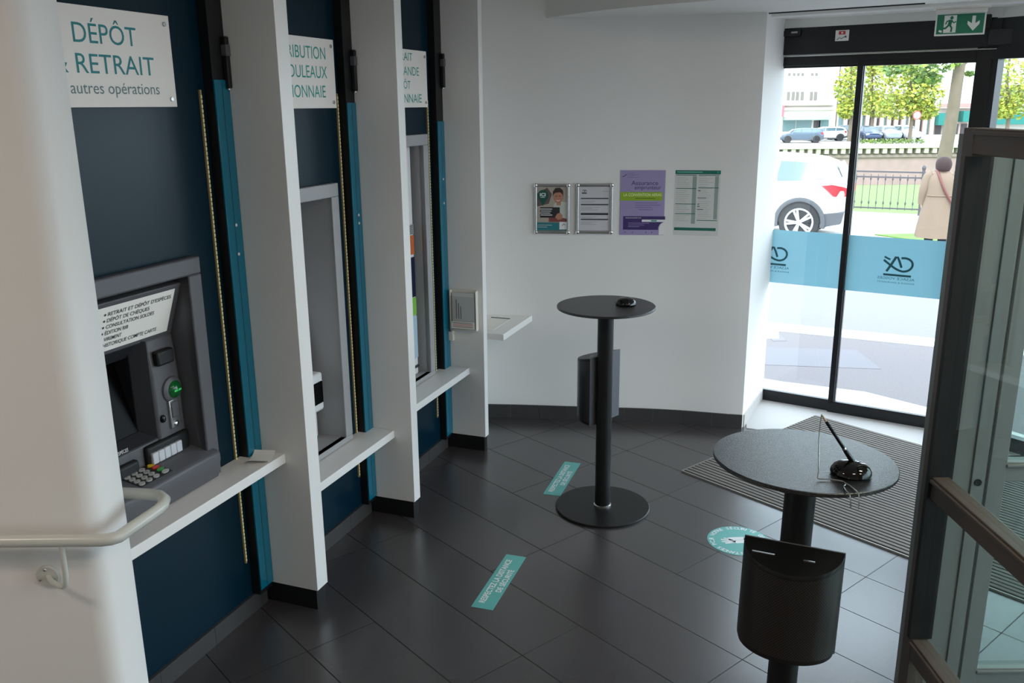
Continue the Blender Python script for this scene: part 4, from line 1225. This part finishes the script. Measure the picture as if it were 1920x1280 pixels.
# ------------------------------------------------------------------ cars
TYRE = mat('tyre', (40, 40, 42), 0.8); CAR_GLASS = mat('car_glass', (84, 102, 112), 0.05, spec=0.8); CLAD = mat('grey_plastic', (78, 80, 84), 0.7)  # car glass: sky reflection is put into its lighter base colour
RIM = mat('alloy_rim', (200, 202, 206), 0.3, metal=0.6); LAMP_R = mat('tail_lamp_red', (190, 28, 38), 0.2); LAMP_W = mat('head_lamp', (220, 226, 230), 0.1)
ST = [(-2.24, .50, .90, .94, .74), (-2.17, .36, 1.00, 1.14, .85), (-1.98, .30, 1.06, 1.46, .90), (-1.5, .28, 1.06, 1.545, .915), (-.6, .27, 1.03, 1.575, .92), (.2, .27, 1.0, 1.56, .92), (.72, .27, .985, 1.42, .92), (1.22, .28, .975, 1.05, .91), (1.85, .30, .90, .94, .89), (2.16, .36, .78, .82, .82), (2.26, .45, .62, .66, .70)]
def car(name, label, cat, loc, heading, paint, group=None, detail=True, low=1.0):
    t = thing(name, label, cat, loc, heading, group)
    rings = []
    for x, zs, be, ro_, w in ST:
        ro_ = be + (ro_ - be) * low
        cab = ro_ - be > 0.12
        rw = 0.60 if cab else w * 0.80
        half = [(0.0, zs - 0.02), (w * 0.80, zs), (w * 0.97, zs + 0.12), (w, (zs + be) / 2), (w * 0.985, be - 0.02), (w * 0.95, be + 0.02), (rw, ro_ - 0.04), (rw * 0.88, ro_), (0.0, ro_ + 0.02)]
        ring = [Vector((x, y, z)) for y, z in half] + [Vector((x, -y, z)) for y, z in half[-2:0:-1]]
        rings.append(ring)
    g = MB(); g.loft(rings, paint)
    g.build('body', t, sub=1 if detail else 0)
    def top_y(z, be, ro_): return 0.875 + (0.60 - 0.875) * (z - be) / max(.01, ro_ - be) + 0.020
    for sg in (1, -1):
        wins = [[(-1.86, 1.16), (-1.84, 1.28), (-1.72, 1.40), (-1.45, 1.44), (-1.05, 1.46), (-1.00, 1.10), (-1.5, 1.12)], [(-0.96, 1.10), (-1.0, 1.46), (0.0, 1.49), (0.05, 1.06)], [(0.11, 1.06), (0.06, 1.49), (0.40, 1.44), (0.92, 1.06)]]
        for wv in wins:
            g = MB()
            vs = [Vector((x, sg * top_y(1.04 + (z - 1.04) * 1, 1.04, 1.56), 1.04 + (z - 1.04) * low)) for x, z in wv]
            vi = [v + Vector((0, -sg * 0.06, 0)) for v in vs]; n = len(vs)
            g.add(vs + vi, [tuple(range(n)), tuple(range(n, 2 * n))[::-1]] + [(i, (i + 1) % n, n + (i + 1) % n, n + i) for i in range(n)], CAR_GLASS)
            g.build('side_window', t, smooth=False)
        for wx in (-1.48, 1.38):
            g = MB()
            ry = Matrix.Translation((wx, sg * 0.80, 0.36)) @ Matrix.Rotation(R(-90 * sg), 4, 'X')
            g.lathe([(0.0, -0.10), (0.25, -0.10), (0.35, -0.09), (0.368, -0.05), (0.368, 0.09), (0.35, 0.118), (0.255, 0.122), (0.25, 0.10), (0, 0.09)], TYRE, seg=32, mx=ry)
            wh = g.build('wheel', t)
            if detail:
                g = MB(); g.lathe([(0.235, 0.10), (0.262, 0.128), (0.255, 0.134), (0.225, 0.115)], RIM, seg=36, mx=ry)
                for q in range(10):
                    a = 2 * PI * (q // 2) / 5 + (0.14 if q % 2 else -0.14)
                    mm2 = ry @ Matrix.Rotation(a, 4, 'Z')
                    g.box(0.03, 0.245, -0.020, 0.020, 0.108, 0.128, RIM, mm2)
                g.lathe([(0, 0.134), (0.05, 0.130), (0.055, 0.11)], RIM, seg=20, mx=ry)
                g.build('rim', wh)
            g = MB()
            pr = [(0.385, 0.70), (0.455, 0.70), (0.46, 0.935), (0.43, 0.945), (0.385, 0.935)]
            vs = []; seg = 20
            for q in range(seg + 1):
                a = R(-12) + R(204) * q / seg
                for r_, y_ in pr: vs.append(Vector((wx + r_ * math.cos(a), sg * y_, 0.36 + r_ * math.sin(a))))
            n = len(pr)
            g.add(vs, [(q * n + j, q * n + (j + 1) % n, (q + 1) * n + (j + 1) % n, (q + 1) * n + j) for q in range(seg) for j in range(n)], CLAD)
            g.prism([(wx + 0.42 * math.cos(R(6 * q)), 0.36 + 0.42 * math.sin(R(6 * q))) for q in range(0, 31)], sg * 0.55, sg * 0.918, BLACK, 'y')
            g.build('wheel_arch', t)
        g = MB()
        g.prism([(-2.20, 0.36), (-1.85, 0.28), (-1.80, 0.52), (-2.24, 0.58)], sg * 0.70, sg * 0.905, CLAD, 'y'); g.box(-0.95, 0.95, min(sg * .7, sg * .93), max(sg * .7, sg * .93), 0.26, 0.40, CLAD)
        g.build('cladding', t, 0.01)
        g = MB()
        vs = [(-1.86, sg * 0.93, 1.04), (-2.02, sg * 0.90, 1.06), (-2.19, sg * 0.80, 1.02), (-2.25, sg * 0.62, 0.98), (-2.26, sg * 0.62, 0.84), (-2.21, sg * 0.80, 0.84), (-2.06, sg * 0.905, 0.85)]
        vi = [(x * 0.94, y * 0.86, z) for x, y, z in vs]; n = len(vs)
        g.add(vs + vi, [tuple(range(n)), tuple(range(n, 2 * n))[::-1]] + [(i, (i + 1) % n, n + (i + 1) % n, n + i) for i in range(n)], LAMP_R)
        g.build('tail_lamp', t)
        g = MB(); g.box(1.95, 2.20, min(sg * .52, sg * .84), max(sg * .52, sg * .84), 0.66, 0.82, LAMP_W); g.build('head_lamp', t, 0.02)
        if detail:
            g = MB(); g.box(0.62, 0.80, min(sg * .90, sg * 1.06), max(sg * .90, sg * 1.06), 1.02, 1.14, paint); g.build('mirror', t, 0.03)
            g = MB(); g.box(-0.75, -0.55, sg * 0.925 - 0.012, sg * 0.925 + 0.012, 0.93, 0.955, paint); g.box(0.30, 0.50, sg * 0.925 - 0.012, sg * 0.925 + 0.012, 0.93, 0.955, paint); g.build('door_handle', t, 0.004)
    g = MB()
    zz = lambda z: 1.04 + (z - 1.04) * low
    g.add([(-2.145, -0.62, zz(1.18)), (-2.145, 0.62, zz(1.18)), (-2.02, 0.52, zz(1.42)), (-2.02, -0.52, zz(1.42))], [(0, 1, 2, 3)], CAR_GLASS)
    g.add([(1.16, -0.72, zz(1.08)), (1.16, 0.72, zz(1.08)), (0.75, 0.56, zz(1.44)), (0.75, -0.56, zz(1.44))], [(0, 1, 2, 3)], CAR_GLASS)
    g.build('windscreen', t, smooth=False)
    return t
WHITE_CAR = mat('white_car_paint', (232, 232, 232), 0.2, coat=0.5)
wpos = at(1498, 418, 16.2)
hd_ = EA + PI
cpos = Vector((wpos.x, wpos.y, ZO)) - (Matrix.Rotation(hd_, 3, 'Z') @ Vector((-1.48, 0.88, 0)))
car('car', 'white car parked outside, rear wheel and red tail lamp showing', 'car', tuple(cpos), hd_, WHITE_CAR)
def far_car(label, px, Y, hd, rgb, nm, low=1.0, grp='cars parked across the canal'):
    p = at(px, 262, Y); car('car', label, 'car', (p.x, p.y, -2.0), hd, mat(nm, rgb, 0.25, coat=0.4), grp, False, low)
far_car('dark blue-grey car across the canal, leftmost behind the left door pane', 1500, 94, R(172), (70, 84, 100), 'blue_grey_paint', 0.85)
far_car('white car across the canal just right of the blue-grey car', 1545, 98, R(172), (225, 226, 228), 'white_paint', 0.85)
far_car('dark grey car across the canal near the door mullion', 1580, 101, R(168), (62, 66, 72), 'dark_grey_paint')
far_car('dark blue car facing the canal, right of the door mullion', 1625, 97, R(-92), (44, 62, 96), 'dark_blue_paint')
far_car('silver car facing the canal, second from the mullion', 1661, 97, R(-92), (165, 172, 180), 'silver_paint')
far_car('white car facing the canal, third right of the mullion', 1697, 98, R(-92), (226, 228, 230), 'white_paint')

# ------------------------------------------------------------------ the woman outside
def skin_mesh(name, nodes, edges, m, parent, sub=1):
    me = bpy.data.meshes.new(name)
    bm = bmesh.new()
    lay = bm.verts.layers.skin.verify()
    vs = []
    for i, (p, r) in enumerate(nodes):
        v = bm.verts.new(p); v[lay].radius = (r, r); v[lay].use_root = (i == 0); vs.append(v)
    for a, b in edges: bm.edges.new((vs[a], vs[b]))
    bm.to_mesh(me); bm.free()
    o = bpy.data.objects.new(name, me); COL.objects.link(o)
    o.modifiers.new('skin', 'SKIN'); q = o.modifiers.new('sub', 'SUBSURF'); q.levels = sub; q.render_levels = sub
    me2 = bpy.data.meshes.new_from_object(o.evaluated_get(bpy.context.evaluated_depsgraph_get()))
    bpy.data.objects.remove(o); bpy.data.meshes.remove(me)
    me2.materials.clear(); me2.materials.append(m); me2.shade_smooth(); me2.name = name
    o = bpy.data.objects.new(name, me2); COL.objects.link(o); o.parent = parent
    return o
SKINM = mat('skin', (206, 164, 142), 0.6); COAT = mat('beige_coat', (122, 104, 88), 0.85, noise=0.06, nscale=6); TROU = mat('dark_trousers', (26, 32, 42), 0.85)
HAIRM = mat('dark_brown_hair', (46, 26, 25), 0.8, noise=0.35, nscale=40); LEATH = mat('red_brown_leather', (104, 52, 48), 0.5); SHOE = mat('black_shoe', (20, 20, 22), 0.4)
pw = at(1759, 400, 15.0)
t = thing('person', 'person with short dark hair in a beige coat standing outside, seen from behind', 'person', (pw.x, pw.y, ZO), EA + R(6))
nodes = [((0, 0, .88), .12), ((0, 0, 1.04), .12), ((0, -.01, 1.21), .13), ((0, 0, 1.33), .06), ((0, .01, 1.38), .052), ((0, .02, 1.455), .082), ((0, .02, 1.525), .07)]
edges = [(0, 1), (1, 2), (2, 3), (3, 4), (4, 5), (5, 6)]
def chain(start, pts):
    k = start
    for p, r in pts:
        nodes.append((p, r)); edges.append((k, len(nodes) - 1)); k = len(nodes) - 1
    return k
for sx in (-1, 1):
    hnd = chain(2, [((sx * .17, 0, 1.28), .06), ((sx * .245, -.02, 1.04), .045), ((sx * .262, .03, .82), .030), ((sx * .262, .05, .745), .030)])
    for q, (dy, L) in enumerate(((-.022, .065), (-.007, .078), (.008, .074), (.022, .058))):
        chain(hnd, [((sx * .264, .05 + dy, .725), .009), ((sx * .260, .056 + dy, .725 - L * .55), .0085), ((sx * .250, .064 + dy, .725 - L), .007)])
    chain(hnd, [((sx * .255, .085, .765), .010), ((sx * .250, .100, .735), .009), ((sx * .246, .104, .712), .007)])
    chain(0, [((sx * .095, 0, .80), .088), ((sx * .105, .012, .46), .058), ((sx * .105, -.012, .10), .040), ((sx * .112, .05, .045), .036), ((sx * .118, .14, .035), .028)])
chain(5, [((0, .108, 1.445), .014)])
for sx in (-1, 1): chain(5, [((sx * .088, .015, 1.45), .016)])
skin_mesh('body', nodes, edges, SKINM, t)
g = MB()
for sx in (-1, 1): g.ball((sx * .032, .088, 1.468), (.011, .010, .007), TXT_DARK, 10, 6)
g.tube([(-.025, .094, 1.412), (0, .100, 1.409), (.025, .094, 1.412)], .005, LAMP_R, 8)
g.build('face', t)
g = MB(); g.loft([[Vector((rx * math.cos(2 * PI * k / 28), yo + ry * math.sin(2 * PI * k / 28) * (1.0 if math.sin(2 * PI * k / 28) < 0 else 0.80), z)) for k in range(28)] for z, rx, ry, yo in ((1.325, .060, .060, -.03), (1.36, .098, .100, -.025), (1.42, .128, .130, -.012), (1.49, .132, .138, -.004), (1.545, .112, .120, 0), (1.585, .072, .080, 0), (1.60, .02, .02, 0))], HAIRM)
g.build('hair', t, sub=1)
g = MB(); rings = []
for z, rx, ry, f in ((.24, .335, .235, .06), (.40, .320, .225, .05), (.60, .292, .210, .035), (.80, .262, .190, .018), (.92, .240, .172, .008), (1.06, .238, .165, .0), (1.18, .245, .162, .0), (1.27, .225, .140, .0), (1.325, .150, .105, .0), (1.365, .088, .080, .0)):
    rings.append([Vector((rx * (1 + f * math.sin(7 * a + 1)) * math.cos(a), ry * (1 + f * math.sin(7 * a + 1)) * math.sin(a), z)) for a in [2 * PI * k / 56 for k in range(56)]])
g.loft(rings, COAT, cap=False)
for sx in (-1, 1):
    g.tube(smooth_path([(sx * .15, 0, 1.31), (sx * .215, -.005, 1.25), (sx * .262, -.02, 1.06), (sx * .272, .02, .88), (sx * .270, .03, .80)], 4), [.060, .074, .082, .084, .083, .080, .078, .076, .075, .073, .071, .069, .067, .066, .064, .063, .062][:17], COAT, 14)
g.lathe([(.085, 1.335), (.112, 1.345), (.100, 1.385), (.080, 1.375)], COAT, seg=28)
ct = g.build('coat', t)
g = MB()
pts = [(.246 * math.cos(a), .178 * math.sin(a), .955) for a in [PI + PI * (0.18 + 0.64 * k / 12) for k in range(13)]]
g.tube(pts, .012, COAT, 8)
g.build('half_belt', ct)
g = MB()
for sx in (-1, 1): g.tube([(sx * .10, .008, .62), (sx * .106, .012, .46), (sx * .106, -.010, .12), (sx * .106, -.008, .07)], [.092, .080, .068, .068], TROU, 16)
g.build('trousers', t)
for sx in (-1, 1):
    g = MB(); g.loft([[Vector((sx * .115 + .046 * wv * math.cos(a), yv + lv * math.sin(a), z)) for a in [2 * PI * k / 18 for k in range(18)]] for z, wv, lv, yv in ((0, 1.0, .130, .055), (.02, 1.05, .133, .055), (.05, 1.0, .115, .045), (.085, .9, .06, 0))], SHOE); g.build('shoe', t)
tb = thing('shoulder_bag', 'red-brown shoulder bag with strap across the back of the beige coat', 'bag', (pw.x, pw.y, ZO), EA + R(6))
g = MB(); g.box(.345, .425, -.20, .04, .40, .64, LEATH); g.build('bag', tb, 0.03)
g = MB(); sp_ = smooth_path([(-.105, .05, 1.372), (-.085, -.085, 1.352), (-.05, -.150, 1.26), (.02, -.185, 1.10), (.10, -.188, .96), (.20, -.185, .80), (.30, -.165, .655), (.33, -.11, .63)], 5)
g.tube(sp_, .020, LEATH, 8); g.build('strap', tb)

# ------------------------------------------------------------------ trees
BARK = mat('lichen_bark', (106, 94, 80), 0.95, noise=0.3, nscale=5); LEAF_D = mat('leaf_shade_green', (78, 104, 50), 0.7); LEAF_Y = mat('leaf_spring_yellow', (160, 162, 60), 0.7); LEAF_Z = mat('leaf_spring_green', (122, 142, 58), 0.7)
def foliage(clusters, n, size, mats_):
    g = MB()
    for c, r in clusters:
        for _ in range(n):
            while True:
                p = Vector((random.uniform(-1, 1), random.uniform(-1, 1), random.uniform(-1, 1)))
                if p.length < 1: break
            p = Vector((c[0] + p.x * r[0], c[1] + p.y * r[1], c[2] + p.z * r[2]))
            u = Vector((random.gauss(0, 1), random.gauss(0, 1), random.gauss(0, .6))).normalized()
            w = u.cross(Vector((random.gauss(0, 1), random.gauss(0, 1), random.gauss(0, 1)))).normalized()
            s = size * random.uniform(.6, 1.3)
            g.add([p - u * s, p - w * s * .5, p + u * s, p + w * s * .5], [(0, 1, 2, 3)], random.choice(mats_))
    return g
pt = at(1770, 300, 24.0)
t = thing('tree', 'slender tree trunk with lichen and leafy branch, right of the door mullion', 'tree', (pt.x, pt.y, -0.75))
top = at(1803, 100, 24.0) - Vector((pt.x, pt.y, -0.75))
base = Vector((-0.05, 0, 0))
g = MB(); pth = smooth_path([base, Vector((0.0, 0, 1.3)), Vector((top.x * .55, 0, top.z * .60)), top, top + Vector((.15, 0, 2.0)), top + Vector((.25, .1, 4.5))], 5)
g.tube(pth, [.20 - .10 * k / (len(pth) - 1) for k in range(len(pth))], BARK, 14)
g.tube([top + Vector((.02, 0, -.35)), top + Vector((.25, -.1, .05)), top + Vector((.6, -.1, .35))], [.07, .05, .03], BARK, 8)
g.tube([top + Vector((-.02, 0, .3)), top + Vector((-.7, -.2, .20)), top + Vector((-1.9, -.4, -.05))], [.06, .04, .015], BARK, 8)
g.build('trunk', t)
def rel(px, py, dy=0): return at(px, py, 24.0 + dy) - Vector((pt.x, pt.y, -0.75))
cl = [(rel(1672, 131), (.32, .4, .14)), (rel(1700, 128), (.40, .5, .20)), (rel(1735, 132), (.42, .5, .20)), (rel(1745, 146), (.30, .4, .14)), (rel(1725, 150), (.16, .3, .08)), (rel(1770, 122), (.34, .5, .20)), (rel(1720, 100), (1.0, .8, .25)), (rel(1790, 60), (1.6, 1.4, .7)), (rel(1818, 138), (.08, .1, .04))]
foliage(cl, 80, .085, [LEAF_D, LEAF_D, LEAF_Z]).build('foliage', t, smooth=False, recalc=False)
def far_tree(label, px, Y, clusters):
    b = at(px, 262, Y)
    t = thing('tree', label, 'tree', (b.x, b.y, -2.0), 0, 'spring trees across the canal')
    def rl(qx, qy): return at(qx, qy, Y) - Vector((b.x, b.y, -2.0))
    tp = rl(px + 3, 150)
    g = MB(); g.tube([(0, 0, 0), (0.05, 0, 2.5), tp, tp + Vector((0, 0, 5))], [.22, .19, .14, .06], BARK, 8); g.build('trunk', t)
    foliage([(rl(*c), r) for c, r in clusters], 640, .24, [LEAF_Y, LEAF_Y, LEAF_Z]).build('crown', t, smooth=False, recalc=False)
far_tree('loose yellow-green tree across the canal, right beside the mullion', 1632, 105, [((1625, 150), (2.0, 1.6, 2.4)), ((1640, 195), (1.7, 1.5, 1.5)), ((1630, 110), (2.2, 1.8, 2.2))])
far_tree('dense bright yellow-green tree across the canal, centre of right pane', 1705, 92.5, [((1705, 165), (3.0, 2.0, 2.2)), ((1680, 200), (2.0, 1.8, 1.4)), ((1735, 175), (2.0, 1.8, 1.8)), ((1728, 207), (1.6, 1.5, 1.0)), ((1700, 125), (3.0, 2.0, 2.0))])
far_tree('sparse yellow tree across the canal left of the mullion', 1592, 96, [((1590, 165), (1.4, 1.4, 2.2)), ((1588, 205), (1.0, 1.2, 1.0))])
far_tree('pale green tree across the canal behind the right window pane', 1885, 92, [((1885, 150), (2.6, 2.0, 2.6)), ((1910, 190), (2.2, 1.8, 1.8)), ((1875, 205), (1.6, 1.6, 1.0))])
g = MB()
b = at(1667, 264, 88.5)
gg = foliage([((b.x - 3.0 + 0.75 * k, b.y, -1.72), (.55, .4, .28)) for k in range(9)], 110, .10, [LEAF_Z, LEAF_D])
tag(gg.build('hedge', smooth=False, recalc=False), 'low clipped green hedge in front of the parked cars', 'hedge')

# ------------------------------------------------------------------ buildings across the canal
CREAM = mat('cream_render', (205, 200, 190), 0.9); PINKB = mat('pink_render', (188, 166, 156), 0.9); WINB = mat('window_shutter', (112, 106, 100), 0.6); SHOPG = mat('shop_glass', (96, 122, 124), 0.2); TEALA = mat('teal_awning', (30, 108, 100), 0.8); REDA = mat('red_awning', (196, 96, 108), 0.8); ROOF = mat('roof_tile', (150, 122, 116), 0.9); SHADE = mat('shaded_shopfront', (62, 56, 58), 0.6)
def building(label, px0, px1, Y, ztop, m):
    x0, x1 = at(px0, 230, Y).x, at(px1, 230, Y).x
    t = thing('building', label, 'building', ((x0 + x1) / 2, Y, -2.0), 0)
    g = MB(); g.box(x0 - (x0 + x1) / 2, x1 - (x0 + x1) / 2, 0, 9, 0, ztop + 2.0, m); g.build('wall', t, smooth=False)
    def pane(nm, qx0, qx1, qy0, qy1, mm, dep=0.12):
        a, b = at(qx0, qy0, Y), at(qx1, qy1, Y)
        ox = (x0 + x1) / 2
        g = MB(); g.box(a.x - ox, b.x - ox, -dep, 0.05, b.z + 2.0, a.z + 2.0, mm); return g.build(nm, t, smooth=False)
    return t, pane
t, pane = building('tall white building with small windows behind the left door pane', 1430, 1566, 114, 15, CREAM)
for x in (1480, 1489, 1497, 1505, 1523, 1531): pane('attic_window', x - 2, x + 2, 137, 142, WINB)
for x in (1478, 1487, 1495, 1504, 1521, 1529): pane('window', x - 2, x + 2, 172, 188, WINB)
pane('cornice', 1432, 1563, 193, 197, STONE, 0.5)
pane('fascia', 1436, 1564, 202, 206, PINKB, 0.3)
for x0, x1 in ((1468, 1490), (1494, 1520), (1536, 1552)): pane('shop_window', x0, x1, 224, 246, SHOPG)
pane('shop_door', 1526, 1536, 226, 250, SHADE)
pane('awning', 1468, 1552, 219, 224, mat('mint_awning', (150, 190, 170), 0.8), 1.2)
pane('awning', 1450, 1466, 198, 219, REDA, 0.8)
t, pane = building('pinkish arcaded building behind the spring trees', 1569, 1750, 114, 12, CREAM)
pane('roof', 1586, 1748, 112, 124, ROOF, 0.4)
for k in range(13):
    x = 1572 + k * 13.5
    pane('window', x, x + 5, 170, 188, WINB)
    pane('shopfront', x + 1, x + 8, 216, 252, SHADE if k % 3 else SHOPG)  # shade of the arcade between the pillars, put in as dark panels
    pane('pillar', x + 9, x + 12, 212, 254, PINKB, 0.5)
pane('fascia', 1571, 1748, 206, 212, STONE, 0.6)
t, pane = building('low building with teal awnings right of the tree trunk', 1753, 1850, 114, 1.2, PINKB)
pane('roof', 1760, 1847, 194, 201, ROOF, 0.8)
pane('awning', 1752, 1778, 212, 234, TEALA, 1.3); pane('awning', 1798, 1816, 208, 228, TEALA, 1.3)
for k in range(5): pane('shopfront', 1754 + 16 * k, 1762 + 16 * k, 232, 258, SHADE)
t, pane = building('pale building with green awning seen through the right window', 1850, 2040, 116, 14, CREAM)
for k in range(8):
    pane('window', 1862 + 16 * k, 1869 + 16 * k, 160, 186, WINB)
pane('awning', 1856, 1960, 212, 232, TEALA, 1.3)
pane('balcony', 1860, 1960, 190, 197, STONE, 0.8)
p = at(1714, 262, 87.4)
t = thing('road_sign', 'round red and white road sign on a thin post across the canal', 'road sign', (p.x, p.y, -2.0))
q = at(1715, 216, 87.4); dz = q.z + 2.0
g = MB(); g.cyl((0, 0, 0), (0, 0, dz + .3), .04, STEEL, 10); g.build('post', t)
g = MB(); g.prism([(.42 * math.cos(2 * PI * k / 24), dz + .42 * math.sin(2 * PI * k / 24)) for k in range(24)], -.07, -.04, RED, 'y'); g.prism([(.32 * math.cos(2 * PI * k / 24), dz + .32 * math.sin(2 * PI * k / 24)) for k in range(24)], -.075, -.069, PLATE, 'y'); g.build('disc', t)
